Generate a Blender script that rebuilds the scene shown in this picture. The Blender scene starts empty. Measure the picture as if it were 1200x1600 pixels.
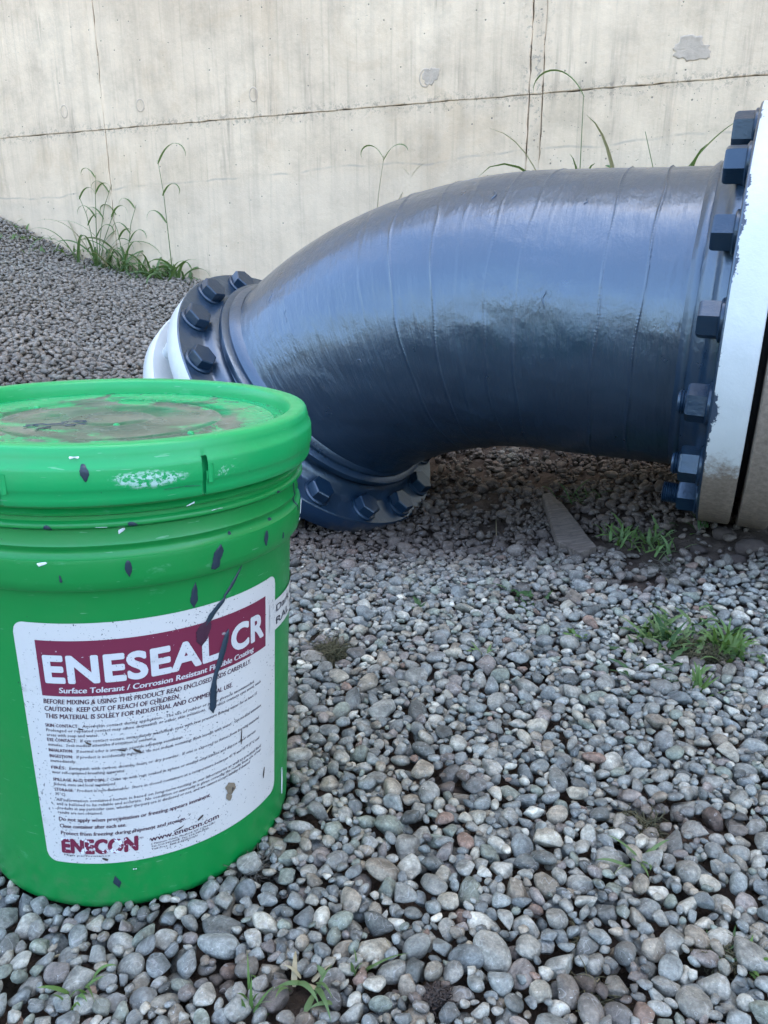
import bpy, bmesh, math, random
import numpy as np
from mathutils import Matrix, Vector

# ------------------------------------------------------------------ camera
scene = bpy.context.scene
FPX, IW, IH = 1231.0, 1200.0, 1600.0          # focal length in photo pixels
PITCH = math.atan(0.322)
CAMH = 0.481
sp, cp = math.sin(PITCH), math.cos(PITCH)
cam_data = bpy.data.cameras.new("camera")
cam_data.sensor_fit = 'VERTICAL'
cam_data.sensor_height = 36.0
cam_data.sensor_width = 27.0
cam_data.lens = FPX / IH * 36.0
cam_data.clip_start = 0.01
cam_data.clip_end = 3000
cam = bpy.data.objects.new("camera", cam_data)
scene.collection.objects.link(cam)
cam.location = (0, 0, CAMH)
cam.rotation_euler = (math.pi / 2 - PITCH, 0, 0)
scene.camera = cam

# ------------------------------------------------------------------ world, sun, exposure
SUN_EL, SUN_AZ = math.radians(64), math.atan2(0.62, 0.78)   # azimuth measured from +Y towards +X (behind the wall)
world = bpy.data.worlds.new("World")
scene.world = world
world.use_nodes = True
wn = world.node_tree.nodes
sky = wn.new('ShaderNodeTexSky')
sky.sky_type = 'NISHITA'
sky.sun_disc = False
sky.sun_elevation = SUN_EL
sky.sun_rotation = SUN_AZ
sky.air_density = 1.0
sky.dust_density = 3.2
sky.ozone_density = 1.0
bg = wn['Background']
bg.inputs['Strength'].default_value = 0.15
world.node_tree.links.new(sky.outputs[0], bg.inputs['Color'])
sun_data = bpy.data.lights.new("sun", 'SUN')
sun_data.energy = 3.5
sun_data.angle = math.radians(0.53)
sun_data.color = (1.0, 0.94, 0.86)
sun = bpy.data.objects.new("sun", sun_data)
scene.collection.objects.link(sun)
sdir = Vector((math.sin(SUN_AZ) * math.cos(SUN_EL), math.cos(SUN_AZ) * math.cos(SUN_EL), math.sin(SUN_EL)))
sun.rotation_euler = (-sdir).to_track_quat('-Z', 'Y').to_euler()
vs = scene.view_settings
vs.view_transform = 'Standard'
vs.look = 'None'
vs.exposure = 2.92
vs.gamma = 1.0
vs.use_curve_mapping = False
scene.cycles.use_denoising = True
scene.cycles.use_adaptive_sampling = True
scene.cycles.adaptive_threshold = 0.02
scene.cycles.max_bounces = 4
scene.cycles.diffuse_bounces = 2
scene.cycles.glossy_bounces = 2
scene.cycles.transmission_bounces = 2
scene.cycles.caustics_reflective = False
scene.cycles.caustics_refractive = False

random.seed(7)
rng = np.random.default_rng(7)
COL = scene.collection


# ------------------------------------------------------------------ helpers
def ray(u, v):
    x = (u - 600) / FPX
    y = (v - 800) / FPX
    return np.array([x, cp - y * sp, -sp - y * cp])


def to_px(x, y, z):
    zz = z - CAMH
    dz = np.maximum(y * cp - zz * sp, 1e-3)
    return 600 + FPX * x / dz, 800 - FPX * (y * sp + zz * cp) / dz, dz


def link(o, parent=None):
    COL.objects.link(o)
    if parent is not None:
        o.parent = parent
    return o


def tag(o, label=None, cat=None, group=None, kind=None):
    if label: o['label'] = label
    if cat: o['category'] = cat
    if group: o['group'] = group
    if kind: o['kind'] = kind
    return o


def empty(name, loc=(0, 0, 0)):
    o = bpy.data.objects.new(name, None)
    o.empty_display_size = 0.05
    o.location = loc
    return link(o)


def mesh_data(name, verts, faces, smooth=True):
    me = bpy.data.meshes.new(name)
    me.from_pydata([tuple(map(float, v)) for v in verts], [], [tuple(map(int, f)) for f in faces])
    if smooth:
        me.polygons.foreach_set('use_smooth', [True] * len(me.polygons))
    me.update()
    return me


def part(name, verts, faces, mat, parent=None, smooth=True, off=None):
    v = np.asarray(verts, float)
    if off is not None:
        v = v - np.asarray(off)
    me = mesh_data(name, v, faces, smooth)
    me.materials.append(mat)
    return link(bpy.data.objects.new(name, me), parent)


def edge_sharp(o, deg=35):
    o.data.set_sharp_from_angle(angle=math.radians(deg))


_h = np.random.default_rng(99).random(4096)


def vnoise(x, y, sc=1.0, seed=0):
    x = np.asarray(x, float) * sc + seed * 17.3
    y = np.asarray(y, float) * sc + seed * 7.7
    xi = np.floor(x).astype(int); yi = np.floor(y).astype(int)
    fx = x - xi; fy = y - yi
    fx = fx * fx * (3 - 2 * fx); fy = fy * fy * (3 - 2 * fy)
    g = lambda a, b: _h[(a * 374761 + b * 668265 + seed * 911) & 4095]
    return (g(xi, yi) * (1 - fx) + g(xi + 1, yi) * fx) * (1 - fy) + (g(xi, yi + 1) * (1 - fx) + g(xi + 1, yi + 1) * fx) * fy


def fbm(x, y, sc, octs=4, seed=0):
    r = 0; a = 0.5
    for k in range(octs):
        r = r + a * vnoise(x, y, sc * 2 ** k, seed + k); a *= 0.5
    return r


# ------------------------------------------------------------------ material helpers
class Mat:
    def __init__(s, name):
        s.m = bpy.data.materials.new(name)
        s.m.use_nodes = True
        s.t = s.m.node_tree
        s.b = s.t.nodes['Principled BSDF']

    def n(s, typ, **kw):
        nd = s.t.nodes.new(typ)
        for k, v in kw.items(): setattr(nd, k, v)
        return nd

    def l(s, a, b):
        s.t.links.new(a, b)

    def put(s, sock, v):
        if hasattr(v, 'is_linked') or hasattr(v, 'node'):
            s.l(v, sock)
        elif isinstance(v, (tuple, list)) and len(v) == 3 and sock.type == 'RGBA':
            sock.default_value = (*v, 1)
        else:
            sock.default_value = v

    def set(s, **kw):
        names = dict(color='Base Color', rough='Roughness', metal='Metallic', spec='Specular IOR Level', coat='Coat Weight',
                     coat_rough='Coat Roughness', normal='Normal', sub='Subsurface Weight', trans='Transmission Weight', sheen='Sheen Weight')
        for k, v in kw.items(): s.put(s.b.inputs[names[k]], v)
        return s.m

    def coord(s, which='Object'):
        return s.n('ShaderNodeTexCoord').outputs[which]

    def pos(s):
        return s.n('ShaderNodeNewGeometry').outputs['Position']

    def scale(s, vec, sc):
        m = s.n('ShaderNodeMapping'); s.l(vec, m.inputs['Vector']); m.inputs['Scale'].default_value = sc
        return m.outputs[0]

    def noise(s, vec, scale, detail=4, rough=0.55, out='Fac', dist=0.0):
        nd = s.n('ShaderNodeTexNoise'); s.l(vec, nd.inputs['Vector'])
        nd.inputs['Scale'].default_value = scale; nd.inputs['Detail'].default_value = detail
        nd.inputs['Roughness'].default_value = rough; nd.inputs['Distortion'].default_value = dist
        return nd.outputs[out]

    def voro(s, vec, scale, feature='F1', out='Distance', rnd=1.0):
        nd = s.n('ShaderNodeTexVoronoi', feature=feature); s.l(vec, nd.inputs['Vector'])
        nd.inputs['Scale'].default_value = scale; nd.inputs['Randomness'].default_value = rnd
        return nd.outputs[out]

    def ramp(s, fac, stops, interp='LINEAR'):
        nd = s.n('ShaderNodeValToRGB'); nd.color_ramp.interpolation = interp
        el = nd.color_ramp.elements
        while len(el) < len(stops): el.new(0.5)
        for e, (p, c) in zip(el, stops):
            e.position = p
            e.color = (*c, 1) if isinstance(c, (tuple, list)) else (c, c, c, 1)
        s.l(fac, nd.inputs[0])
        return nd.outputs[0]

    def mix(s, fac, a, b, mode='MIX'):
        nd = s.n('ShaderNodeMix', data_type='RGBA', blend_type=mode)
        s.put(nd.inputs[0], fac); s.put(nd.inputs[6], a); s.put(nd.inputs[7], b)
        return nd.outputs[2]

    def math(s, op, a, b=0.0, clamp=False):
        nd = s.n('ShaderNodeMath', operation=op, use_clamp=clamp)
        s.put(nd.inputs[0], a); s.put(nd.inputs[1], b)
        return nd.outputs[0]

    def sep(s, vec):
        nd = s.n('ShaderNodeSeparateXYZ'); s.l(vec, nd.inputs[0]); return nd.outputs

    def smooth(s, v, lo, hi, to0=0.0, to1=1.0):
        nd = s.n('ShaderNodeMapRange', interpolation_type='SMOOTHSTEP')
        s.put(nd.inputs['Value'], v)
        nd.inputs['From Min'].default_value = lo; nd.inputs['From Max'].default_value = hi
        nd.inputs['To Min'].default_value = to0; nd.inputs['To Max'].default_value = to1
        return nd.outputs[0]

    def bump(s, h, strength=0.3, dist=0.01, normal=None):
        nd = s.n('ShaderNodeBump'); s.l(h, nd.inputs['Height'])
        nd.inputs['Strength'].default_value = strength; nd.inputs['Distance'].default_value = dist
        if normal is not None: s.l(normal, nd.inputs['Normal'])
        return nd.outputs[0]


def mat_pebble(name, use_attr):
    M = Mat(name)
    if use_attr:
        c = M.n('ShaderNodeAttribute', attribute_name='tint').outputs['Color']
    else:
        c = M.n('ShaderNodeObjectInfo').outputs['Color']
    p = M.pos()
    blot = M.ramp(M.noise(p, 70, 3, 0.6), [(0.28, 0.50), (0.5, 1.0), (0.72, 1.50)])
    c = M.mix(1.0, c, blot, 'MULTIPLY')
    fine = M.ramp(M.noise(p, 330, 4, 0.75), [(0.3, 0.52), (0.52, 1.0), (0.70, 1.55)])
    c = M.mix(0.75, c, M.mix(1.0, c, fine, 'MULTIPLY'))
    spk = M.smooth(M.noise(p, 420, 2, 0.5), 0.69, 0.75)
    c = M.mix(M.math('MULTIPLY', spk, 0.55), c, (0.55, 0.54, 0.5))
    vein = M.smooth(M.math('ABSOLUTE', M.math('SUBTRACT', M.noise(p, 38, 2, 0.5, dist=0.6), 0.5)), 0.0, 0.008, 1, 0)
    c = M.mix(M.math('MULTIPLY', vein, 0.28), c, (0.5, 0.5, 0.48))
    dust = M.smooth(M.noise(p, 9, 3, 0.6), 0.52, 0.7)
    c = M.mix(M.math('MULTIPLY', dust, 0.22), c, (0.23, 0.19, 0.15))
    h = M.noise(p, 150, 4, 0.75)
    return M.set(color=c, rough=0.72, spec=0.35, normal=M.bump(h, 0.7, 0.0035))


def mat_soil():
    M = Mat('soil')
    p = M.pos()
    n1 = M.noise(p, 14, 6, 0.65)
    c = M.ramp(n1, [(0.25, (0.030, 0.022, 0.016)), (0.5, (0.068, 0.050, 0.037)), (0.75, (0.125, 0.095, 0.072))])
    # beyond the modelled pebbles the sheet carries the look of the gravel
    v = M.voro(p, 52, 'F1')
    vc = M.voro(p, 52, 'F1', 'Color')
    gr = M.ramp(M.sep(vc)[0], [(0.0, (0.12, 0.115, 0.10)), (0.5, (0.22, 0.21, 0.185)), (1.0, (0.33, 0.31, 0.265))])
    gr = M.mix(1.0, gr, M.smooth(v, 0.35, 0.75, 1, 0.35), 'MULTIPLY')
    xy = M.sep(p)
    dd = M.math('SQRT', M.math('ADD', M.math('POWER', M.math('SUBTRACT', xy[0], 0.0), 2), M.math('POWER', M.math('SUBTRACT', xy[1], 1.6), 2)))
    far = M.smooth(dd, 2.6, 3.2)
    sidew = M.math('SUBTRACT', M.math('ABSOLUTE', xy[0]), M.math('ADD', M.math('MULTIPLY', xy[1], 0.78), 0.11))
    far = M.math('MAXIMUM', far, M.math('MAXIMUM', M.smooth(sidew, -.03, .04), M.smooth(xy[1], .30, .36, 1, 0)))
    col = M.mix(far, c, gr)
    h = M.math('ADD', M.noise(p, 60, 6, 0.7), M.math('MULTIPLY', M.smooth(v, 0.2, 0.7, 1, 0), far))
    return M.set(color=col, rough=0.95, spec=0.2, normal=M.bump(h, 0.9, 0.012))


def mat_concrete(name='concrete', tone=1.0):
    M = Mat(name)
    o = M.coord('Object')
    s = M.sep(o)
    big = M.noise(o, 0.9, 4, 0.6)
    c = M.ramp(big, [(0.3, (0.59, 0.44, 0.29)), (0.55, (0.76, 0.58, 0.39)), (0.75, (0.88, 0.695, 0.475))])
    mot = M.ramp(M.noise(o, 6, 7, 0.7), [(0.3, 0.80), (0.5, 1.0), (0.72, 1.10)])
    c = M.mix(1.0, c, mot, 'MULTIPLY')
    tan = M.smooth(M.noise(o, 3.1, 5, 0.65, dist=0.8), 0.52, 0.68)
    c = M.mix(M.math('MULTIPLY', tan, 0.35), c, (0.60, 0.42, 0.25))
    # vertical runs left by water and formwork boards
    run = M.noise(M.scale(o, (16, 1, 0.9)), 1.0, 5, 0.65)
    c = M.mix(1.0, c, M.ramp(run, [(0.3, 0.86), (0.5, 1.0), (0.72, 1.05)]), 'MULTIPLY')
    fine_run = M.noise(M.scale(o, (60, 1, 2.2)), 1.0, 3, 0.6)
    c = M.mix(1.0, c, M.ramp(fine_run, [(0.28, 0.84), (0.43, 1.0), (0.8, 1.03)]), 'MULTIPLY')
    # grey-brown streak stains that start at the pour line
    dz = M.math('SUBTRACT', s[2], 1.04)
    nearj = M.math('MULTIPLY', M.smooth(dz, -0.40, -0.01), M.smooth(dz, 0.02, 0.22, 1, 0.35))
    st = M.smooth(M.noise(M.scale(o, (11, 1, 1.0)), 1.0, 4, 0.7), 0.56, 0.70)
    c = M.mix(M.math('MULTIPLY', M.math('MULTIPLY', st, nearj), 0.55), c, (0.27, 0.20, 0.145))
    st2 = M.smooth(M.noise(M.scale(o, (20, 1, 1.6)), 1.0, 3, 0.6), 0.64, 0.72)
    c = M.mix(M.math('MULTIPLY', M.math('MULTIPLY', st2, M.smooth(M.noise(o, 1.7, 3), 0.42, 0.62)), 0.65), c, (0.28, 0.205, 0.145))
    # crumbly dark grime hugging the pour line
    gr = M.math('MULTIPLY', M.smooth(M.math('ABSOLUTE', dz), 0.0, 0.05, 1, 0), M.smooth(M.noise(o, 48, 5, 0.78), 0.50, 0.60))
    c = M.mix(M.math('MULTIPLY', gr, 0.5), c, (0.12, 0.105, 0.09))
    # grime band beside the double construction joint
    dj = M.math('ADD', s[0], 1.60)
    gj = M.math('MULTIPLY', M.smooth(M.math('ABSOLUTE', dj), 0.01, 0.075, 1, 0), M.smooth(M.noise(o, 42, 5, 0.75), 0.53, 0.63))
    gj = M.math('MULTIPLY', gj, M.smooth(dz, -0.25, 0.05))
    c = M.mix(M.math('MULTIPLY', gj, 0.6), c, (0.17, 0.155, 0.14))
    # lighter laitance layer below a wavy old pour line
    wav = M.math('ADD', M.math('SUBTRACT', s[2], 0.80), M.math('MULTIPLY', M.noise(M.scale(o, (2.0, 1, 0)), 1.0, 3), 0.10))
    wav = M.math('ADD', wav, M.math('MULTIPLY', s[0], 0.035))
    ln = M.smooth(M.math('ABSOLUTE', M.math('SUBTRACT', wav, 0.05)), 0.0, 0.007, 1, 0)
    ln = M.math('MULTIPLY', ln, M.smooth(M.noise(o, 12, 3), 0.38, 0.6))
    c = M.mix(M.math('MULTIPLY', ln, 0.4), c, (0.24, 0.22, 0.2))
    pale = M.smooth(wav, 0.0, 0.06, 1, 0)
    c = M.mix(M.math('MULTIPLY', pale, 0.30), c, (0.68, 0.54, 0.39))
    # bug holes
    pit = M.voro(o, 30, 'F1'); pr = M.sep(M.voro(o, 30, 'F1', 'Color'))[0]
    pm = M.math('MULTIPLY', M.smooth(pit, 0.06, 0.12, 1, 0), M.smooth(pr, 0.62, 0.64))
    pit2 = M.voro(o, 85, 'F1'); pr2 = M.sep(M.voro(o, 85, 'F1', 'Color'))[1]
    pm2 = M.math('MULTIPLY', M.smooth(pit2, 0.10, 0.2, 1, 0), M.smooth(pr2, 0.74, 0.76))
    pm2 = M.math('MULTIPLY', pm2, M.smooth(s[0], -1.9, -0.9, 1, 0.25))
    pp = M.math('MAXIMUM', pm, pm2)
    c = M.mix(M.math('MULTIPLY', pp, 0.75), c, (0.11, 0.10, 0.09))
    h = M.math('SUBTRACT', M.math('ADD', M.noise(o, 45, 6, 0.7), M.math('MULTIPLY', M.noise(o, 5, 4), 1.5)), M.math('MULTIPLY', pp, 1.2))
    return M.set(color=c, rough=0.9, spec=0.25, normal=M.bump(h, 0.45, 0.006))


def mat_coating(name, tube, spec=0.53, coat=0.4):
    M = Mat(name)
    if tube:
        uv = M.n('ShaderNodeUVMap', uv_map='UVMap').outputs[0]
        run = M.noise(M.scale(uv, (70, 7, 1)), 1.0, 5, 0.65)
        brush = M.noise(M.scale(uv, (26, 14, 1)), 1.0, 6, 0.6, dist=0.5)
        orange = M.noise(uv, 210, 2, 0.5)
        ripple_m = M.smooth(M.noise(M.scale(uv, (5, 7, 1)), 1.0, 3), 0.50, 0.66)
        rip = M.noise(M.scale(uv, (170, 60, 1)), 1.0, 3, 0.6)
        h = M.math('ADD', M.math('MULTIPLY', run, 0.9), M.math('MULTIPLY', brush, 1.0))
        h = M.math('ADD', h, M.math('MULTIPLY', orange, 0.10))
        h = M.math('ADD', h, M.math('MULTIPLY', M.math('MULTIPLY', rip, ripple_m), 0.7))
        p = uv
        nrm = M.bump(h, 0.55, 0.0048)
    else:
        p = M.coord('Object')
        h = M.math('ADD', M.noise(p, 60, 4, 0.6), M.math('MULTIPLY', M.noise(p, 220, 2), 0.3))
        nrm = M.bump(h, 0.35, 0.003)
    c = M.ramp(M.noise(p, 6, 4, 0.6), [(0.3, (0.004, 0.015, 0.033)), (0.7, (0.006, 0.023, 0.046))])
    spot = M.smooth(M.noise(p, 130, 3, 0.6), 0.72, 0.76)
    c = M.mix(M.math('MULTIPLY', spot, 0.5), c, (0.01, 0.015, 0.02))
    r = M.ramp(M.noise(p, 18, 4, 0.65), [(0.3, 0.27), (0.7, 0.42)])
    M.b.inputs['IOR'].default_value = 2.0
    M.b.inputs['Specular Tint'].default_value = (0.70, 0.86, 1.0, 1)
    return M.set(color=c, rough=r, spec=spec, coat=coat, coat_rough=0.15, normal=nrm)


def mat_white_rim(name, chips=True, dusty=False):
    """white painted flange edge: chipped along the coated face, mud-splashed near the ground"""
    M = Mat(name)
    uv = M.sep(M.n('ShaderNodeUVMap', uv_map='UVMap').outputs[0])
    o = M.coord('Object'); p = M.pos()
    c = M.ramp(M.noise(o, 9, 4), [(0.3, (0.50, 0.52, 0.50)), (0.7, (0.58, 0.60, 0.58))])
    if chips:
        e = M.math('ADD', uv[0], M.math('MULTIPLY', M.math('SUBTRACT', M.noise(o, 20, 6, 0.72), 0.46), 0.060))
        ed = M.smooth(e, 0.0010, 0.0030, 1, 0)
        c = M.mix(ed, c, (0.035, 0.052, 0.078))
        sc = M.smooth(M.noise(M.scale(o, (30, 30, 9)), 1.0, 4, 0.7), 0.70, 0.73)
        c = M.mix(M.math('MULTIPLY', sc, 0.9), c, (0.13, 0.13, 0.13))
    z = M.sep(p)[2]
    mud = M.math('ADD', z, M.math('MULTIPLY', M.math('SUBTRACT', M.noise(o, 22, 6, 0.75), 0.5), 0.16))
    if dusty:
        md = M.smooth(mud, 0.30, 0.42, 1, 0.92)
    elif chips:
        md = M.smooth(mud, 0.17, 0.215, 1, 0)
    else:
        md = M.smooth(mud, -0.10, 0.0, 1, 0)
        c = M.mix(M.smooth(z, .10, .15, 1, 0), c, (0.012, 0.035, 0.075))
    dirt = M.ramp(M.noise(o, 130, 4, 0.7), [(0.3, (0.15, 0.117, 0.087)), (0.7, (0.26, 0.205, 0.155))])
    c = M.mix(md, c, dirt)
    rg = M.mix(md, (0.45, 0.45, 0.45), (0.9, 0.9, 0.9))
    h = M.math('ADD', M.noise(o, 40, 4, 0.6), M.math('MULTIPLY', M.noise(o, 260, 3, 0.7), 0.35))
    return M.set(color=c, rough=rg, normal=M.bump(h, 0.4, 0.003))


def mat_green(name, lid=False):
    M = Mat(name)
    o = M.coord('Object'); s = M.sep(o)
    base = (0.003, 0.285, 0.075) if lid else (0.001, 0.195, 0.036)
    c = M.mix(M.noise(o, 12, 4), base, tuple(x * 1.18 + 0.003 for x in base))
    scuff = M.smooth(M.noise(M.scale(o, (40, 40, 90)), 1.0, 4, 0.7), 0.62, 0.75)
    c = M.mix(M.math('MULTIPLY', scuff, 0.22), c, (0.20, 0.50, 0.30))
    film_ = M.math('MULTIPLY', M.smooth(M.noise(o, 22, 6, 0.72), 0.50, 0.68), M.smooth(s[2], 0.02, 0.16, 1, 0.25))
    c = M.mix(M.math('MULTIPLY', film_, 0.22), c, (0.16, 0.15, 0.11))
    scr = M.smooth(M.noise(M.scale(o, (55, 55, 500)), 1.0, 2, 0.5, dist=0.3), 0.71, 0.74)
    c = M.mix(M.math('MULTIPLY', scr, 0.25), c, (0.35, 0.6, 0.42))
    spk = M.smooth(M.noise(o, 330, 2, 0.5), 0.755, 0.775)
    c = M.mix(M.math('MULTIPLY', spk, 0.8), c, (0.015, 0.05, 0.035))
    if lid:
        # dried white rub mark on the front of the skirt
        ang = M.math('ARCTAN2', s[1], s[0])
        a = M.math('DIVIDE', M.math('SUBTRACT', ang, math.radians(7.0)), math.radians(8.0))
        b = M.math('DIVIDE', M.math('SUBTRACT', s[2], 0.3492), 0.0062)
        d = M.math('ADD', M.math('POWER', a, 2), M.math('POWER', b, 2))
        d = M.math('ADD', d, M.math('MULTIPLY', M.math('SUBTRACT', M.noise(M.scale(o, (1, 1, 2)), 60, 4, 0.7), 0.5), 3.2))
        msk = M.math('MULTIPLY', M.smooth(d, 0.2, 1.2, 1, 0), M.smooth(M.noise(M.scale(o, (1, 1, 1.6)), 260, 5, 0.75), 0.46, 0.54))
        c = M.mix(M.math('MULTIPLY', msk, 0.65), c, (0.62, 0.74, 0.74))
        a2 = M.math('DIVIDE', M.math('SUBTRACT', ang, math.radians(25.5)), math.radians(3.5))
        b2 = M.math('DIVIDE', M.math('SUBTRACT', s[2], 0.3482), 0.004)
        d2 = M.math('ADD', M.math('POWER', a2, 2), M.math('POWER', b2, 2))
        m2 = M.math('MULTIPLY', M.smooth(d2, 0.3, 1.1, 1, 0), M.smooth(M.noise(o, 300, 4, 0.7), 0.5, 0.6))
        c = M.mix(M.math('MULTIPLY', m2, 0.45), c, (0.5, 0.7, 0.6))
    h = M.noise(o, 90, 3)
    M.b.inputs['Subsurface Radius'].default_value = (0.001, 0.004, 0.002)
    return M.set(color=c, rough=M.ramp(M.noise(o, 30, 3), [(0.3, 0.30), (0.7, 0.46)]), spec=0.5, normal=M.bump(h, 0.10, 0.002))


def mat_lid_panel():
    M = Mat('lid_panel_residue')
    o = M.coord('Object')
    g = (0.004, 0.29, 0.09)
    n = M.noise(M.scale(o, (9, 9, 9)), 1.0, 5, 0.6, dist=1.2)
    s = M.sep(o)
    cen = M.math('SQRT', M.math('ADD', M.math('POWER', s[0], 2), M.math('POWER', s[1], 2)))
    n2 = M.math('SUBTRACT', n, M.math('MULTIPLY', M.smooth(cen, 0.06, 0.135), 0.16))
    grime = M.ramp(M.noise(o, 26, 5, 0.65, dist=0.8), [(0.3, (0.025, 0.027, 0.028)), (0.5, (0.065, 0.060, 0.058)), (0.72, (0.15, 0.125, 0.115))])
    c = M.mix(M.smooth(n2, 0.42, 0.48, 0, 0.85), g, grime)
    dark = M.smooth(M.noise(o, 20, 5, 0.75, dist=2.0), 0.60, 0.62)
    c = M.mix(M.math('MULTIPLY', dark, 0.7), c, (0.03, 0.05, 0.06))
    film = M.smooth(M.math('ABSOLUTE', M.math('SUBTRACT', M.noise(o, 13, 3, 0.5, dist=1.5), 0.5)), 0.0, 0.02, 1, 0)
    c = M.mix(M.math('MULTIPLY', film, 0.10), c, (0.4, 0.45, 0.4))
    return M.set(color=c, rough=M.ramp(M.noise(o, 17, 4), [(0.35, 0.08), (0.65, 0.38)]), normal=M.bump(M.noise(o, 70, 4, 0.6), 0.25, 0.002))


def mat_print(name, col, under, wear=0.60, scale=55, spots=True):
    """ink or paper on the label: scratched through to `under`, with dark fly specks"""
    M = Mat(name)
    o = M.coord('Object')
    c = M.mix(M.noise(o, 20, 4), col, tuple(min(1, x * 0.92 + 0.004) for x in col))
    w = M.smooth(M.noise(o, scale, 5, 0.75), wear, wear + 0.015)
    w2 = M.smooth(M.noise(o, scale * 9, 3, 0.7), 0.70, 0.73)
    c = M.mix(M.math('MAXIMUM', w, w2), c, under)
    if spots:
        cl = M.smooth(M.noise(o, 16, 3), 0.40, 0.62)
        d = M.smooth(M.math('ADD', M.noise(o, 520, 3, 0.6), M.math('MULTIPLY', cl, 0.055)), 0.672, 0.70)
        c = M.mix(M.math('MULTIPLY', d, 0.85), c, (0.03, 0.04, 0.045))
        sm = M.smooth(M.noise(M.scale(o, (22, 22, 40)), 1.0, 5, 0.7), 0.58, 0.74)
        c = M.mix(M.math('MULTIPLY', sm, 0.42), c, (0.31, 0.30, 0.27))
    return M.set(color=c, rough=0.5, spec=0.4)


def mat_plain(name, col, rough=0.7, var=0.25, sc=40, trans=0.0, bump=0.2, spec=0.4):
    M = Mat(name)
    o = M.coord('Object')
    c = M.mix(M.noise(o, sc, 5, 0.65), tuple(x * (1 - var) for x in col), tuple(min(1, x * (1 + var)) for x in col))
    m = M.set(color=c, rough=rough, spec=spec, normal=M.bump(M.noise(o, sc * 4, 4, 0.7), bump, 0.002))
    return m


def mat_leaf(name, c0, c1):
    M = Mat(name)
    p = M.pos()
    c = M.mix(M.noise(p, 22, 3), c0, c1)
    tr = M.n('ShaderNodeBsdfTranslucent'); M.put(tr.inputs[0], M.mix(0.5, c, (0.2, 0.35, 0.03)))
    mx = M.n('ShaderNodeMixShader'); mx.inputs[0].default_value = 0.25
    M.set(color=c, rough=0.55, spec=0.35)
    M.l(M.b.outputs[0], mx.inputs[1]); M.l(tr.outputs[0], mx.inputs[2])
    M.l(mx.outputs[0], M.t.nodes['Material Output'].inputs['Surface'])
    return M.m


def mat_wood():
    M = Mat('weathered_board')
    o = M.coord('Object')
    mp = M.n('ShaderNodeMapping'); M.l(o, mp.inputs['Vector']); mp.inputs['Rotation'].default_value = (0, 0, math.radians(62)); mp.inputs['Scale'].default_value = (14, 160, 60)
    g = M.noise(mp.outputs[0], 1.0, 5, 0.65)
    c = M.ramp(g, [(0.3, (0.055, 0.042, 0.032)), (0.55, (0.125, 0.097, 0.074)), (0.75, (0.20, 0.165, 0.13))])
    c = M.mix(M.math('MULTIPLY', M.smooth(M.noise(o, 70, 4), 0.55, 0.65), 0.5), c, (0.05, 0.04, 0.032))
    return M.set(color=c, rough=0.85, normal=M.bump(g, 0.8, 0.003))


MT = dict(
    pebble=mat_pebble('pebble_stone', False), gravel=mat_pebble('gravel_stone', True), soil=mat_soil(), concrete=mat_concrete(),
    tube=mat_coating('grey_blue_coating_tube', True), coat=mat_coating('grey_blue_coating', False, .5, .25), coat_bolt=mat_coating('grey_blue_coating_bolt', False, .3, .1),
    rim=mat_white_rim('white_rim_chipped'), rim_plain=mat_white_rim('white_paint', False), rim_dusty=mat_white_rim('dusty_paint', False, True),
    dark=mat_plain('black_gasket', (0.012, 0.012, 0.013), 0.8), green=mat_green('green_plastic'), green_lid=mat_green('green_lid_plastic', True),
    panel=mat_lid_panel(),
    paper=mat_print('label_paper', (0.59, 0.575, 0.54), (0.42, 0.41, 0.39), 0.70, 60),
    maroon=mat_print('label_maroon', (0.165, 0.016, 0.045), (0.66, 0.66, 0.67), 0.715, 45, False),
    ink=mat_print('label_ink', (0.075, 0.030, 0.045), (0.70, 0.72, 0.74), 0.66, 120, False),
    ink_small=mat_print('label_small_ink', (0.085, 0.065, 0.075), (0.55, 0.55, 0.55), 0.66, 160, False),
    ink_black=mat_print('sticker_ink', (0.06, 0.06, 0.07), (0.7, 0.72, 0.74), 0.68, 120, False),
    logo=mat_print('logo_ink', (0.165, 0.016, 0.045), (0.70, 0.72, 0.74), 0.545, 55, False),
    white_ink=mat_print('label_white_ink', (0.58, 0.58, 0.57), (0.34, 0.28, 0.30), 0.72, 60, True),
    drip=mat_plain('dried_coating', (0.020, 0.036, 0.052), 0.35, 0.2, 60), chip_glint=mat_plain('white_chip_glint', (0.68, 0.72, 0.72), 0.6),
    mud=mat_plain('mud_smear', (0.20, 0.16, 0.11), 0.9, 0.4, 300),
    patch=mat_plain('grout_patch', (0.50, 0.395, 0.29), 0.9, 0.30, 34, bump=0.6), plug=mat_plain('tie_plug', (0.55, 0.42, 0.30), 0.9, 0.25, 60, bump=0.5),
    grass=mat_leaf('grass_blade', (0.075, 0.135, 0.042), (0.14, 0.20, 0.075)), grass2=mat_leaf('bright_leaf', (0.065, 0.135, 0.03), (0.12, 0.195, 0.05)),
    deep=mat_leaf('deep_leaf', (0.022, 0.060, 0.018), (0.045, 0.10, 0.03)),
    dry=mat_leaf('dry_stalk', (0.28, 0.23, 0.13), (0.42, 0.36, 0.23)), moss=mat_plain('dead_moss', (0.085, 0.078, 0.040), 0.95, 0.5, 90),
    wood=mat_wood(), bark=mat_plain('grey_bark', (0.12, 0.11, 0.085), 0.9, 0.45, 140, bump=0.7),
    clod=mat_plain('soil_clod', (0.060, 0.045, 0.036), 0.95, 0.5, 120, bump=0.8),
)

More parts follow.
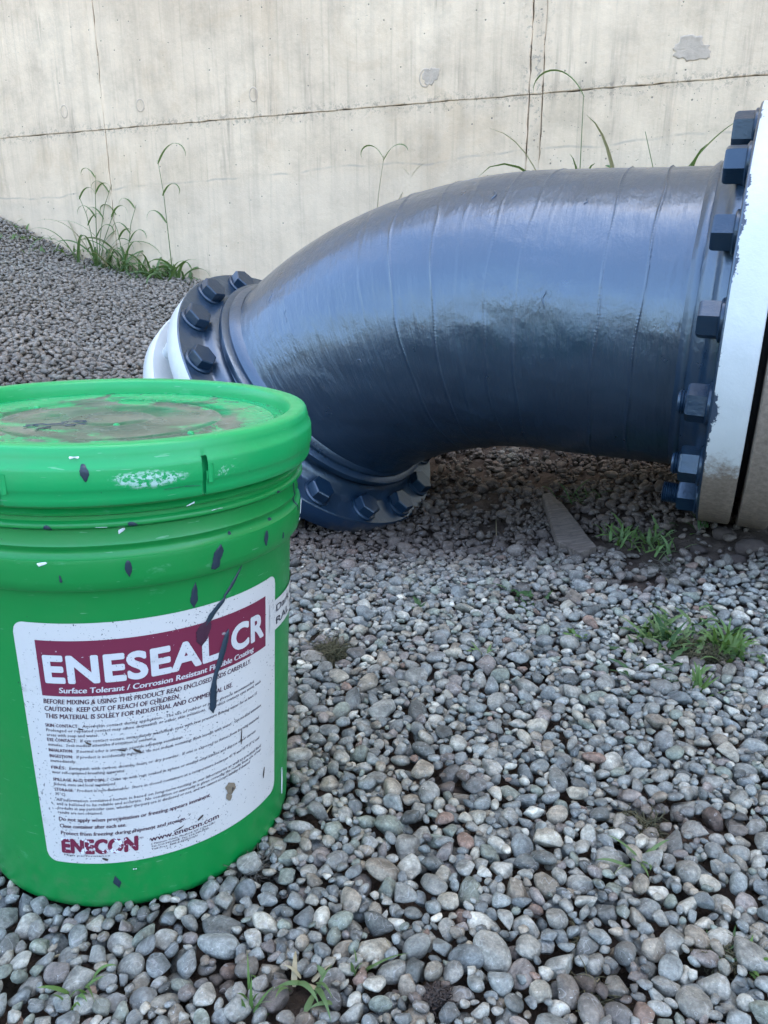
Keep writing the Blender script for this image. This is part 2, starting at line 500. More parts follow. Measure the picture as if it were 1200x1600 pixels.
# ------------------------------------------------------------------ terrain
CTRL = np.array([
    (-.22, .62, -.010), (-.20, .47, -.009), (-.06, .54, -.008), (-.36, .50, -.009), (-.08, .70, -.008), (0, .4, 0), (.4, .5, 0), (.8, .7, 0), (-.6, .5, 0), (0, .9, -.002), (.5, .9, 0), (.9, 1.0, .012), (.15, 1.2, -.012),
    (-.05, 1.45, -.05), (.08, 1.55, -.052), (-.25, 1.5, -.03), (.25, 1.45, -.04), (.45, 1.25, .004), (.58, 1.33, .042), (.75, 1.2, .055), (1.05, 1.2, .06),
    (1.0, 1.8, .08), (.5, 1.8, .03), (.2, 2.0, .0), (-.1, 2.1, .03), (-.5, 1.6, .03), (-.9, 1.5, .07), (-.8, 2.2, .15), (-1.1, 3.0, .28), (-.4, 3.0, .2),
    (.3, 2.7, .13), (-1.95, 4.267, .678), (-1.58, 4.099, .522), (-1.226, 3.939, .415), (-.918, 3.8, .387), (-.3, 3.52, .34), (.5, 3.16, .3), (1.3, 2.8, .26),
    (2.2, 2.4, .25), (-2.6, 4.56, .86), (-1.7, 3.0, .42), (-1.6, 2.0, .22), (0, -.6, 0), (-1.6, .2, .05), (1.8, .2, .02), (-1.2, .9, .05), (1.6, 1.0, .05)])


def _tps_fit(C):
    n = len(C); d2 = ((C[:, None, :2] - C[None, :, :2]) ** 2).sum(2)
    K = d2 * np.log(d2 + 1e-9) * .5 + np.eye(n) * 0.002
    P = np.c_[np.ones(n), C[:, :2]]
    A = np.block([[K, P], [P.T, np.zeros((3, 3))]])
    return np.linalg.solve(A, np.r_[C[:, 2], 0, 0, 0])


_W = _tps_fit(CTRL)


def ground_z(x, y):
    """top of the gravel, in metres"""
    x = np.asarray(x, float); y = np.asarray(y, float)
    xc = np.clip(x, -3.2, 2.6); yc = np.clip(y, -.8, 4.8)
    r = _W[-3] + _W[-2] * xc + _W[-1] * yc
    for (a, b, _), w in zip(CTRL, _W):
        d2 = (xc - a) ** 2 + (yc - b) ** 2
        r = r + w * .5 * d2 * np.log(d2 + 1e-9)
    fall = np.clip(1 - np.hypot(x - xc, y - yc) / 2.5, 0, 1)
    return r * fall * fall * (3 - 2 * fall)


def gp(u, v, lift=0.0):
    """photo direction -> point on the terrain"""
    d = ray(u, v)
    t = np.linspace(.3, 6, 2400)
    z = CAMH + d[2] * t - ground_z(d[0] * t, d[1] * t)
    i = int(np.argmax(z < 0))
    tt = t[i]
    return np.array([d[0] * tt, d[1] * tt, float(ground_z(d[0] * tt, d[1] * tt)) + lift])


SOIL = []
for (u, v, rx, ry) in [(1165, 850, .24, .10), (1060, 852, .16, .06), (960, 860, .10, .06), (750, 795, .08, .06), (1020, 1300, .028, .02), (1110, 1310, .026, .014), (1090, 1030, .055, .045),
                       (520, 1035, .035, .028), (682, 1578, .022, .016), (350, 1540, .02, .014), (930, 1575, .022, .018), (1000, 920, .06, .03), (620, 850, .05, .03), (840, 945, .05, .03),
                       (700, 1240, .022, .016), (470, 1580, .022, .016)]:
    q = gp(u, v); SOIL.append((q[0], q[1], rx, ry))


def soil_mask(x, y):
    m = np.zeros_like(np.asarray(x, float))
    wob = (fbm(x, y, 28, 3, 5) - .45) * 1.1
    for a, b, rx, ry in SOIL:
        m = np.maximum(m, np.clip(1.5 - np.hypot((x - a) / rx, (y - b) / ry) + wob, 0, 1))
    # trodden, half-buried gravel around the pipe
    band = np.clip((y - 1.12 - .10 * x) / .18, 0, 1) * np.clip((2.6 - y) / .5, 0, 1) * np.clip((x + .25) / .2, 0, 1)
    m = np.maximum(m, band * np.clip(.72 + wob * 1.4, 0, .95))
    return m


def base_z(x, y):
    m = soil_mask(x, y)
    rough = (fbm(x, y, 45, 4, 11) - .47) * .026 * m + (fbm(x, y, 60, 3, 3) - .45) * .006
    return ground_z(x, y) - .0115 * (1 - m) + .001 * m + rough


def geo_axis(lo, hi, fine, far_lo, far_hi):
    core = np.arange(lo, hi + fine * .5, fine)
    a = []; x = core[-1]; s = fine
    while x < far_hi: s *= 1.22; x += s; a.append(x)
    b = []; x = core[0]; s = fine
    while x > far_lo: s *= 1.22; x -= s; b.append(x)
    return np.r_[np.array(b)[::-1], core, np.array(a)]


xs = geo_axis(-1.1, 1.4, .012, -420, 420)
ys = geo_axis(.2, 1.95, .011, -420, 420)
GX, GY = np.meshgrid(xs, ys)
GZ = base_z(GX, GY)
nx, ny = len(xs), len(ys)
idx = np.arange(nx * ny).reshape(ny, nx)
fc = np.stack([idx[:-1, :-1], idx[:-1, 1:], idx[1:, 1:], idx[1:, :-1]], -1).reshape(-1, 4)
ground = part('ground', np.c_[GX.ravel(), GY.ravel(), GZ.ravel()], fc, MT['soil'])
tag(ground, 'gravel yard of rounded grey pebbles over dark soil', kind='structure')

# unseen wooded ridge added all round to hide the bright horizon mirrored in the pipe
NA = 160
aa = np.linspace(0, 2 * np.pi, NA, endpoint=False)
hv = []
for rad_, fr in ((190, 0.0), (225, .45), (270, .85), (320, 1.0), (400, .8)):
    hh = 24 + 14 * vnoise(np.cos(aa) * 3, np.sin(aa) * 3, 1.3, 31) + 7 * vnoise(np.cos(aa) * 11, np.sin(aa) * 11, 1.0, 33)
    hv.append(np.c_[rad_ * np.cos(aa), rad_ * np.sin(aa), hh * fr - 1.0])
hf = [(k * NA + i, k * NA + (i + 1) % NA, (k + 1) * NA + (i + 1) % NA, (k + 1) * NA + i) for k in range(4) for i in range(NA)]
tag(part('added_hills', np.vstack(hv), hf, mat_plain('added_hill', (0.055, 0.065, 0.035), .95, .5, .2)), 'added unseen wooded ridge that hides the bright horizon from the pipe', kind='structure')

# ------------------------------------------------------------------ concrete wall
WP = np.array([-0.918, 3.8, 0.0]); WW = np.array([-.911, .412, 0.0]); WW /= np.linalg.norm(WW); WN = np.array([-WW[1], WW[0], 0]) * 1.0
wall = empty('concrete_wall')
wall.matrix_world = Matrix(((WW[0], WN[0], 0, WP[0]), (WW[1], WN[1], 0, WP[1]), (0, 0, 1, 0), (0, 0, 0, 1)))
tag(wall, 'tall weathered beige cast concrete wall with pour lines behind the pipe', 'wall')


def wall_at(s, z):
    return WP + WW * s + np.array([0, 0, z])


def box_vf(x0, x1, y0, y1, z0, z1):
    v = [(x, y, z) for x in (x0, x1) for y in (y0, y1) for z in (z0, z1)]
    f = [(0, 1, 3, 2), (4, 6, 7, 5), (0, 4, 5, 1), (2, 3, 7, 6), (0, 2, 6, 4), (1, 5, 7, 3)]
    return v, f


v, f = box_vf(-14, 14, -.45, -.022, -.6, 16.0)
part('core', v, f, MT['concrete'], wall, False)


def wall_panel(s0, s1, z0, z1, seed, depth, gap=.0007):
    r = np.random.default_rng(seed)
    def edge(a, b, n, jit):
        t = np.linspace(0, 1, n, endpoint=False)[:, None]
        p = np.array(a) * (1 - t) + np.array(b) * t
        k = r.normal(0, 1, (n, 2)) * jit
        for _ in range(1): k = (k + np.roll(k, 1, 0)) / 1.6
        k[0] = 0
        return p + k
    g = gap
    n_s = int((s1 - s0) / .02) + 3; n_z = int((z1 - z0) / .02) + 3
    e = .0017
    q = np.vstack([edge((s0 + e, z0 + g), (s1 - e, z0 + g), n_s, .0013), edge((s1 - e, z0 + g), (s1 - e, z1 - g), n_z, .0014),
                   edge((s1 - e, z1 - g), (s0 + e, z1 - g), n_s, .0013), edge((s0 + e, z1 - g), (s0 + e, z0 + g), n_z, .0014)])
    cen = q.mean(0); n = len(q)
    inn = q + np.clip(cen - q, -.0025, .0025)
    vv = np.vstack([np.c_[q[:, 0], np.full(n, -.02), q[:, 1]], np.c_[q[:, 0], np.full(n, depth - .002), q[:, 1]], np.c_[inn[:, 0], np.full(n, depth), inn[:, 1]]])
    ff = [tuple(range(2 * n, 3 * n))[::-1]]
    for k in range(2):
        for i in range(n):
            j = (i + 1) % n
            ff.append((k * n + i, (k + 1) * n + i, (k + 1) * n + j, k * n + j))
    return part('panel', vv, ff, MT['concrete'], wall, False)


cols = [-14, -9, -6.6, -4.2, -1.628, -1.579, .39, 2.8, 5.2, 7.6, 14]
rows = [-.6, 1.04, 3.7, 6.4, 9.1, 16.0]
k = 0
for i in range(len(cols) - 1):
    for j in range(len(rows) - 1):
        k += 1
        wall_panel(cols[i], cols[i + 1], rows[j], rows[j + 1], k, (.0 if j == 0 else .002) + ((k * 37) % 5) * .0004 - (.003 if cols[i + 1] - cols[i] < .1 else 0))


def blob_disc(name, s, z, rx, rz, mat, seed, y=.0035, h=.0014, ring=False):
    r = np.random.default_rng(seed); n = 36
    a = np.linspace(0, 2 * np.pi, n, endpoint=False)
    ph = r.random(4) * 6
    wob = 1 + (0 if ring else 1) * (.16 * np.sin(2 * a + ph[0]) + .12 * np.sin(3 * a + ph[1]) + .09 * np.sin(7 * a + ph[2]) + .08 * np.sin(13 * a + ph[3]))
    prof = [(1.0, -.004), (.97, h * .6), (.86, h), (.8, h * .95), (.74, -.0005 if ring else h * .8), (.4, -.001 if ring else h * .9)]
    vv = []
    for (m, hh) in prof:
        for t, w in zip(a, wob): vv.append((s + rx * m * w * math.cos(t), y + hh + (0 if ring else r.normal(0, .0004)), z + rz * m * w * math.sin(t)))
    vv.append((s, y + prof[-1][1], z)); ff = []
    for q in range(len(prof) - 1):
        for i in range(n): ff.append((q * n + i, q * n + (i + 1) % n, (q + 1) * n + (i + 1) % n, (q + 1) * n + i))
    for i in range(n): ff.append(((len(prof) - 1) * n + i, (len(prof) - 1) * n + (i + 1) % n, len(prof) * n))
    return part(name, vv, ff, mat, wall)


blob_disc('tie_hole_plug', -.418, 1.125, .022, .030, MT['plug'], 1, ring=True)
blob_disc('tie_hole_plug', .174, 1.125, .024, .028, MT['plug'], 2, ring=True)
blob_disc('tie_hole_plug', -1.179, 1.125, .026, .034, MT['plug'], 3, ring=True)
blob_disc('tie_hole_plug', .62, 1.13, .022, .03, MT['plug'], 5, ring=True)
blob_disc('grout_patch', -1.20, 1.13, .030, .034, MT['patch'], 8)
tag(blob_disc('grout_patch', -2.115, 1.135, .062, .036, MT['patch'], 4, h=.002), 'greenish grey grout patch smeared over a tie hole')

# ------------------------------------------------------------------ gravel: pebbles dropped one after another onto a height field
BB = np.array([-.2227, .6157])                          # bucket base centre
PIPE_F = np.array([.57994668, 1.35634973, .37563888])
PIPE_D = np.array([-.91122566, .41117946, .02447962])


def ico(sub):
    bm = bmesh.new(); bmesh.ops.create_icosphere(bm, subdivisions=sub, radius=1)
    vv = np.array([q.co[:] for q in bm.verts]); ff = np.array([[w.index for w in q.verts] for q in bm.faces]); bm.free()
    return vv, ff


def pebble_shape(V, r, angular):
    P = V.copy()
    dirs = r.normal(size=(5, 3)); dirs /= np.linalg.norm(dirs, axis=1)[:, None]
    rad = np.ones(len(V))
    for d in dirs:
        rad += r.uniform(-.10, .10) * np.cos(r.uniform(1.2, 2.6) * np.arccos(np.clip(V @ d, -1, 1)) + r.uniform(0, 6))
    P = V * rad[:, None]
    for _ in range(r.integers(7, 14) if angular else r.integers(1, 4)):
        n = r.normal(size=3); n /= np.linalg.norm(n)
        lim = r.uniform(.50, .80) if angular else r.uniform(.62, .9)
        P -= np.maximum(0, P @ n - lim)[:, None] * n * .9
    P /= np.abs(P).max(0)
    return P


NV = 28
V3, F3 = ico(3); V2, F2 = ico(2); V1, F1 = ico(1)
SH = []
for i in range(NV):
    ang = i % 5 < 3
    SH.append([pebble_shape(q, np.random.default_rng(500 + i), ang) for q in (V3, V2, V1)])

TINT = np.array([(.175, .20, .225), (.155, .175, .20), (.20, .21, .22), (.235, .24, .245), (.33, .335, .335), (.095, .105, .115), (.22, .195, .17), (.17, .205, .195),
                 (.21, .135, .115), (.44, .425, .40), (.185, .165, .175), (.13, .155, .185), (.26, .25, .23)])
TINT = (TINT * .72 + TINT.mean(1, keepdims=True) * np.array([.94, 1.0, 1.04]) * .28) * np.array([1.11, 1.04, .83])
TW = np.array([14, 12, 15, 12, 6, 7, 8, 7, 1.2, 1.0, 6, 7, 7.]); TW /= TW.sum()


def drop(x0, x1, y0, y1, res, n, size_mu, size_sd, fixed=(), seed=1, soilp=.985, fines=0, near_bias=0.0, vlim=(-400, 1600, 1800)):
    r = np.random.default_rng(seed)
    gx = np.arange(x0, x1, res); gy = np.arange(y0, y1, res)
    X, Y = np.meshgrid(gx, gy)
    base = base_z(X, Y); top = ground_z(X, Y)
    H = base.copy(); own = -np.ones(H.shape, int)
    sm = soil_mask(X, Y)
    hsh = np.random.default_rng(seed + 50).random(H.shape)
    hsh = np.maximum(hsh, 0.04)
    block = np.hypot(X - BB[0], Y - BB[1]) < .1295
    # only where the place can be seen from around the camera
    px, py, _ = to_px(X, Y, top)
    okc = (px > vlim[0]) & (px < vlim[1]) & (py < vlim[2]) & (py > 250)
    wall_d = (X - WP[0]) * WN[0] + (Y - WP[1]) * WN[1]
    okc &= wall_d > .015
    okc &= ~block
    ci = np.argwhere(okc)
    wt = 1.0 / np.clip(gy[ci[:, 0]], .38, 3) ** near_bias; wt /= wt.sum()
    pool = r.choice(len(ci), size=(n + fines) * 9, p=wt); pk = 0
    out = []
    todo = list(fixed) + [None] * (n + fines)
    for k_, item in enumerate(todo):
        if item is None:
            small = k_ >= len(fixed) + n
            L = min(max(math.exp(r.normal(math.log(.0048 if small else size_mu), .2 if small else size_sd)), .0036), .0165)
            a, b, c = L, L * r.uniform(.62, .92), L * r.uniform(.42, .68)
            best = None
            nc = 9 if small else 5
            cand = ci[pool[pk:pk + nc]]; pk += nc
            shape = int(r.integers(NV)); tint = int(r.choice(len(TINT), p=TW))
            tries = 5
        else:
            (fx, fy, a, b, c, shape, tint, yaw0) = item
            cand = [(int((fy - y0) / res), int((fx - x0) / res))]; best = None; tries = 1
        yaw = r.uniform(0, math.pi) if item is None else yaw0
        cs, sn = math.cos(yaw), math.sin(yaw)
        R = int(a / res) + 1
        oy, ox = np.mgrid[-R:R + 1, -R:R + 1] * res
        q = ((ox * cs + oy * sn) / a) ** 2 + ((-ox * sn + oy * cs) / b) ** 2
        mk = q < 1
        low = c * np.sqrt(np.maximum(0, 1 - q[mk]))
        for (iy, ix) in cand:
            if iy < R or ix < R or iy >= H.shape[0] - R or ix >= H.shape[1] - R: continue
            if item is None and hsh[iy, ix] < sm[iy, ix] * 1.08 and r.random() < soilp: continue
            sl = (slice(iy - R, iy + R + 1), slice(ix - R, ix + R + 1))
            if block[sl][mk].any(): continue
            hh = H[sl][mk] + low
            zc = np.partition(hh, int(len(hh) * .80))[int(len(hh) * .80)]
            sc = zc - top[iy, ix]
            if best is None or sc < best[0]: best = (sc, iy, ix, sl, zc)
        if best is None: continue
        sc, iy, ix, sl, zc = best
        if item is None and sc > .016: continue
        hs = H[sl]; new = np.full(hs.shape, -9.); new[mk] = zc + low
        up = new > hs
        hs[up] = new[up]; own[sl][up] = len(out)
        out.append((gx[ix] + r.uniform(-.5, .5) * res, gy[iy] + r.uniform(-.5, .5) * res, zc, a, b, c, yaw, r.normal(0, .34), r.normal(0, .34), shape, tint, r.uniform(.82, 1.18)))
    vis = np.bincount(own[own >= 0].ravel(), minlength=len(out)) * res * res
    A = np.array(out)
    keep = vis > .12 * np.pi * A[:, 3] * A[:, 4]
    return A[keep], vis[keep]


FIX = []
for (u, v, a, b, c, sh, ti, yw) in [(80, 1455, .026, .013, .010, 4, 2, .45), (618, 1238, .017, .015, .009, 8, 3, .9), (1062, 1384, .019, .010, .009, 3, 2, -.1), (1180, 1462, .021, .011, .009, 12, 4, -.5),
                                    (1115, 1296, .0105, .010, .009, 5, 8, .2), (507, 1058, .0095, .008, .007, 1, 9, .3), (1060, 1520, .015, .010, .008, 7, 10, -.5), (1003, 1560, .014, .011, .009, 16, 7, .2),
                                    (188, 1502, .012, .010, .008, 20, 0, 1.1), (316, 1462, .0115, .011, .009, 9, 12, .4), (700, 1455, .015, .011, .010, 10, 2, .1), (505, 1455, .016, .013, .010, 0, 1, .3),
                                    (1160, 1480, .012, .009, .008, 24, 4, -.6), (840, 728, .020, .011, .008, 4, 4, -.2), (640, 1330, .014, .012, .010, 13, 3, .7), (960, 1560, .010, .009, .007, 17, 7, .7)]:
    q = gp(u, v); FIX.append((q[0], q[1], a, b, c, sh, ti, yw))
near, nvis = drop(-1.15, 1.5, .27, 2.05, .0026, 42000, .0088, .30, FIX, 3, fines=24000, near_bias=1.7)
far, fvis = drop(-2.7, 1.9, 2.05, 4.7, .0042, 30000, .0105, .25, (), 4, vlim=(-140, 1330, 1760))


def rot_mats(A):
    cy, sy = np.cos(A[:, 6]), np.sin(A[:, 6]); ax, ay = A[:, 7], A[:, 8]
    Rz = np.zeros((len(A), 3, 3)); Rz[:, 0, 0] = cy; Rz[:, 0, 1] = -sy; Rz[:, 1, 0] = sy; Rz[:, 1, 1] = cy; Rz[:, 2, 2] = 1
    Rx = np.zeros_like(Rz); Rx[:, 0, 0] = 1; Rx[:, 1, 1] = np.cos(ax); Rx[:, 1, 2] = -np.sin(ax); Rx[:, 2, 1] = np.sin(ax); Rx[:, 2, 2] = np.cos(ax)
    Ry = np.zeros_like(Rz); Ry[:, 1, 1] = 1; Ry[:, 0, 0] = np.cos(ay); Ry[:, 0, 2] = np.sin(ay); Ry[:, 2, 0] = -np.sin(ay); Ry[:, 2, 2] = np.cos(ay)
    return Rx @ Ry @ Rz


def tints(A):
    t = TINT[A[:, 10].astype(int)] * A[:, 11][:, None]
    # pebbles trodden into the soil around the pipe and towards the wall wear a film of brown dust; near the pipe it also paints in shade
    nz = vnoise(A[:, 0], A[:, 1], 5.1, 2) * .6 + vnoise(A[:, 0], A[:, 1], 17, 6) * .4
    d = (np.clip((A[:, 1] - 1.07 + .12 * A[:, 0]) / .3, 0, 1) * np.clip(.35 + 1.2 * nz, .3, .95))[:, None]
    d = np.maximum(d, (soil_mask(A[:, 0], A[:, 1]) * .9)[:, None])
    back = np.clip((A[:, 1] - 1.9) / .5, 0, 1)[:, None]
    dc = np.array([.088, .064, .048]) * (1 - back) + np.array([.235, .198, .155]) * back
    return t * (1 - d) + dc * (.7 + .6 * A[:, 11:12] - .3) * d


px, py, dz = to_px(near[:, 0], near[:, 1], near[:, 2])
seen = nvis * (FPX / dz) ** 2 * np.where((px > 0) & (px < 1200) & (py > 0) & (py < 1600), 1, 0)
behind = (px < 450) & (py < 1330) & (near[:, 1] > .5)            # hidden by the bucket
seen[behind] = 0
big = np.argsort(-seen)[:300]
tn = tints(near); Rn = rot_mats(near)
base_mesh = []
for i in range(NV):
    me = mesh_data('pebble', SH[i][0], F3); me.materials.append(MT['pebble']); base_mesh.append(me)
for i in big:
    a = near[i]
    o = bpy.data.objects.new('pebble', base_mesh[int(a[9])])
    o.matrix_world = Matrix.Translation(a[:3]) @ Matrix(Rn[i].tolist()).to_4x4() @ Matrix.Diagonal((a[3], a[4], a[5], 1))
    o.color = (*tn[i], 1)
    link(o, ground)
rest = np.setdiff1d(np.arange(len(near)), big)


def joined(name, sets, parent):
    VV = []; FF = []; CC = []; off = 0
    for A, R, T, lod, Fc in sets:
        S = np.stack([SH[i][lod] for i in range(NV)])
        sh = S[A[:, 9].astype(int)] * A[:, None, 3:6]
        pts = np.einsum('nij,nvj->nvi', R, sh) + A[:, None, :3]
        nvp = S.shape[1]
        VV.append(pts.reshape(-1, 3)); CC.append(np.repeat(np.c_[T, np.ones(len(T))], nvp, 0))
        FF.append((Fc[None] + (np.arange(len(A)) * nvp)[:, None, None] + off).reshape(-1, 3)); off += len(A) * nvp
    V = np.concatenate(VV).astype(np.float32); F = np.concatenate(FF).astype(np.int32); C = np.concatenate(CC).astype(np.float32)
    me = bpy.data.meshes.new(name)
    me.vertices.add(len(V)); me.vertices.foreach_set('co', V.ravel())
    me.loops.add(F.size); me.loops.foreach_set('vertex_index', F.ravel())
    me.polygons.add(len(F)); me.polygons.foreach_set('loop_start', np.arange(0, F.size, 3, dtype=np.int32))
    me.polygons.foreach_set('use_smooth', np.ones(len(F), bool))
    at = me.attributes.new('tint', 'FLOAT_COLOR', 'POINT'); at.data.foreach_set('color', C.ravel())
    me.update(calc_edges=True); me.validate()
    me.materials.append(MT['gravel'])
    return link(bpy.data.objects.new(name, me), parent)


sz = near[rest, 3] * FPX / dz[rest]
A = near[rest]; Rr = Rn[rest]; Tr = tn[rest]
off_ = (px[rest] < -40) | (px[rest] > 1240)
sz = np.where(off_, sz * .6, sz)
b0, b1, b2 = sz > 17, (sz <= 17) & (sz > 6.8), sz <= 6.8
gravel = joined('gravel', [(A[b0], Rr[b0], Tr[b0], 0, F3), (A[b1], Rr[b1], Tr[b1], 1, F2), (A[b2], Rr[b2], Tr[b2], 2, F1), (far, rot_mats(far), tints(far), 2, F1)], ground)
tag(gravel, 'bed of small rounded grey pebbles', kind='stuff')
print('pebbles', len(near), len(far), b0.sum(), b1.sum(), b2.sum(), 'tris', len(gravel.data.polygons))

# ------------------------------------------------------------------ pipe elbow
PSI, PL, PRB, PTH, PR = -1.4922, .2994, .739, .7753, .244
FLC = np.array([-.14643345, 1.70085038, .20169485]); DL = np.array([-.64377265, .3508034, -.68006893])


def frame(d):
    u = np.cross(d, [0, 0, 1.]); u /= np.linalg.norm(u)
    return u, np.cross(u, d)


u_, v_ = frame(PIPE_D)
PN = math.cos(PSI) * u_ + math.sin(PSI) * v_
PB = np.cross(PIPE_D, PN)


def axis_at(s):
    if s <= PL: return PIPE_F + PIPE_D * s, PIPE_D, PN
    a = (s - PL) / PRB; E = PIPE_F + PIPE_D * PL
    return E + PRB * (math.sin(a) * PIPE_D + (1 - math.cos(a)) * PN), math.cos(a) * PIPE_D + math.sin(a) * PN, -math.sin(a) * PIPE_D + math.cos(a) * PN


elbow_loc = np.array([.25, 1.5, 0.0])
elbow = empty('pipe_elbow', elbow_loc)
tag(elbow, 'large glossy grey-blue coated steel pipe elbow with bolted flanges beside the green bucket', 'pipe')
NR = 760
stot = PL + PRB * PTH
RIDGE = [(.120, 1.7, 1), (.182, 1.7, 1), (.236, .7, 0), (.269, 1.0, 0), (.300, 1.2, 1), (.348, 1.0, 1), (.397, 1.1, 0), (.437, 1.5, 1), (.466, .5, 0), (.497, 1.5, 1), (.545, .9, 0), (.078, .8, 0)]
phi = np.linspace(0, 2 * np.pi, NR, endpoint=False)
ss = np.unique(np.round(np.r_[np.arange(.004, stot, .006), stot, np.concatenate([np.arange(q[0] - .011, q[0] + .011, .0011) for q in RIDGE])], 5))
NS = len(ss); vv = np.zeros((NS, NR, 3))
rr_ = np.random.default_rng(21)
for i, s in enumerate(ss):
    c, t, n = axis_at(s)
    rad = np.full(NR, PR)
    for k, (s0, amp, zip_) in enumerate(RIDGE):
        sw = s0 + .004 * np.sin(phi * 2 + k) + .0016 * np.sin(phi * 9 + k * 2)
        wd = .0019 if zip_ else .0032
        g = np.exp(-((s - sw) / wd) ** 2)
        mod = (.75 + .25 * np.sin(phi * 285 + k)) * (.45 + .55 * vnoise(phi * 3, phi * 0 + k, 2, k)) * 1.3 if zip_ else .55 * vnoise(phi * 4, phi * 0 + k, 1.0, k)
        rad = rad + amp * .0013 * g * mod
        rad = rad - .0003 * np.exp(-((s - sw - .006) / .005) ** 2)
    x_ = np.cos(phi) * 2.2; y_ = np.sin(phi) * 2.2
    rad = rad + .0022 * (vnoise(x_ + s * 3, y_ + s * 5, 1.1, 4) - .5) + .0012 * (vnoise(x_ * 3 + s * 11, y_ * 3 - s * 9, 1.3, 8) - .5)
    vv[i] = c + rad[:, None] * (np.cos(phi)[:, None] * n + np.sin(phi)[:, None] * PB)
ff = np.array([(i * NR + j, i * NR + (j + 1) % NR, (i + 1) * NR + (j + 1) % NR, (i + 1) * NR + j) for i in range(NS - 1) for j in range(NR)])
body = part('elbow_tube', vv.reshape(-1, 3), ff, MT['tube'], elbow, off=elbow_loc)
uvl = body.data.uv_layers.new(name='UVMap')
us = np.repeat(ss[:-1], NR); us2 = np.repeat(ss[1:], NR); ph0 = np.tile(phi, NS - 1) * PR; ph1 = ph0 + 2 * np.pi / NR * PR
uvl.data.foreach_set('uv', np.stack([us, ph0, us, ph1, us2, ph1, us2, ph0], 1).ravel())
# paint runs, knobs and brush ends standing proud of the skin
def tube_mark(s0, p0, s1, p1, w, h, bulb=1.0):
    n = 9; pts = []; fcs = []
    for i in range(n):
        t = i / (n - 1); s = s0 + (s1 - s0) * t + .002 * math.sin(t * 7 + s0 * 90); p = p0 + (p1 - p0) * t
        ww = w * (.35 + .65 * math.sin(math.pi * min(1, t * 1.02) ** .7)) * (1 + (bulb - 1) * t)
        c, tt, nn = axis_at(s)
        for (d, hh) in ((-1, -.0012), (-.5, h * .75), (0, h), (.5, h * .75), (1, -.0012)):
            c2, t2, n2 = axis_at(s + d * ww * .5)
            hk = hh * (0.2 if i in (0, n - 1) else 1)
            pts.append(c2 + (PR + .0006 + hk) * (math.cos(p) * n2 + math.sin(p) * PB))
    for i in range(n - 1):
        for j in range(4): fcs.append((i * 5 + j, i * 5 + j + 1, i * 5 + j + 6, i * 5 + j + 5))
    return pts, fcs


MK = []
for _ in range(7):
    s0 = rr_.uniform(.10, .72); p0 = rr_.uniform(-2.9, -.7) if math.sin(1) else 0
    MK.append((s0, p0, s0 + rr_.normal(0, .004), p0 + rr_.uniform(.02, .16), rr_.uniform(.002, .0045), rr_.uniform(.0005, .0012)))


def front_sign():
    # which side of the tube (sign of PB) faces the camera
    c, t, n = axis_at(.3)
    return 1 if (np.array([0, 0, CAMH]) - c) @ PB > 0 else -1


sgn = front_sign()
for m in MK:
    a, b = tube_mark(m[0], m[1] * -sgn, m[2], m[3] * -sgn, m[4], m[5])
    part('paint_run', a, b, MT['coat'], elbow, off=elbow_loc)


def revolve(C, d, prof, n=192, closed=False):
    u, v = frame(d)
    a = np.linspace(0, 2 * np.pi, n, endpoint=False)
    vs_ = []
    for (r, x) in prof: vs_.append(C + d * x + r * (np.cos(a)[:, None] * u + np.sin(a)[:, None] * v))
    fs = []
    for k in range(len(prof) - 1):
        for i in range(n): fs.append((k * n + i, k * n + (i + 1) % n, (k + 1) * n + (i + 1) % n, (k + 1) * n + i))
    return np.vstack(vs_), fs


def uv_profile(o, prof, n):
    """u = distance from the coated face, v = angle"""
    uvl = o.data.uv_layers.new(name='UVMap'); arr = []
    for k in range(len(prof) - 1):
        for i in range(n):
            a0, a1 = i / n * 2.1, (i + 1) / n * 2.1
            arr += [abs(prof[k][1]), a0, abs(prof[k][1]), a1, abs(prof[k + 1][1]), a1, abs(prof[k + 1][1]), a0]
    uvl.data.foreach_set('uv', arr)


def hex_mesh(name, ac, h, thread=0.0, tr=.016, skew=0.0):
    vs_ = []; fs = []
    def ring(r, z, n=6, rot=0):
        i0 = len(vs_)
        for i in range(n):
            a = 2 * math.pi * i / n + rot; vs_.append((r * math.cos(a), r * math.sin(a), z))
        return list(range(i0, i0 + n))
    prof = [(ac * .5, -.004), (ac * .5, h * .84), (ac * .485, h * .93), (ac * .44, h)]
    R = [ring(r, z) for r, z in prof]
    for a, b in zip(R[:-1], R[1:]):
        for i in range(6): fs.append((a[i], a[(i + 1) % 6], b[(i + 1) % 6], b[i]))
    fs.append(tuple(R[-1]))
    # painted-over washer
    W = [ring(ac * .56, -.004, 24), ring(ac * .56, .003, 24), ring(ac * .50, .005, 24)]
    for a, b in zip(W[:-1], W[1:]):
        for i in range(24): fs.append((a[i], a[(i + 1) % 24], b[(i + 1) % 24], b[i]))
    fs.append(tuple(W[-1]))
    if thread > 0:
        T = []
        nz = int(thread / .0016)
        for i in range(nz + 1): T.append(ring(tr * (1.0 if i % 2 else .90) * (.86 if i == nz else 1), h - .001 + thread * i / nz, 18))
        for a, b in zip(T[:-1], T[1:]):
            for i in range(18): fs.append((a[i], a[(i + 1) % 18], b[(i + 1) % 18], b[i]))
        fs.append(tuple(T[-1]))
    me = mesh_data(name, vs_, fs, True); me.materials.append(MT['coat_bolt'])
    me.set_sharp_from_angle(angle=math.radians(32))
    return me


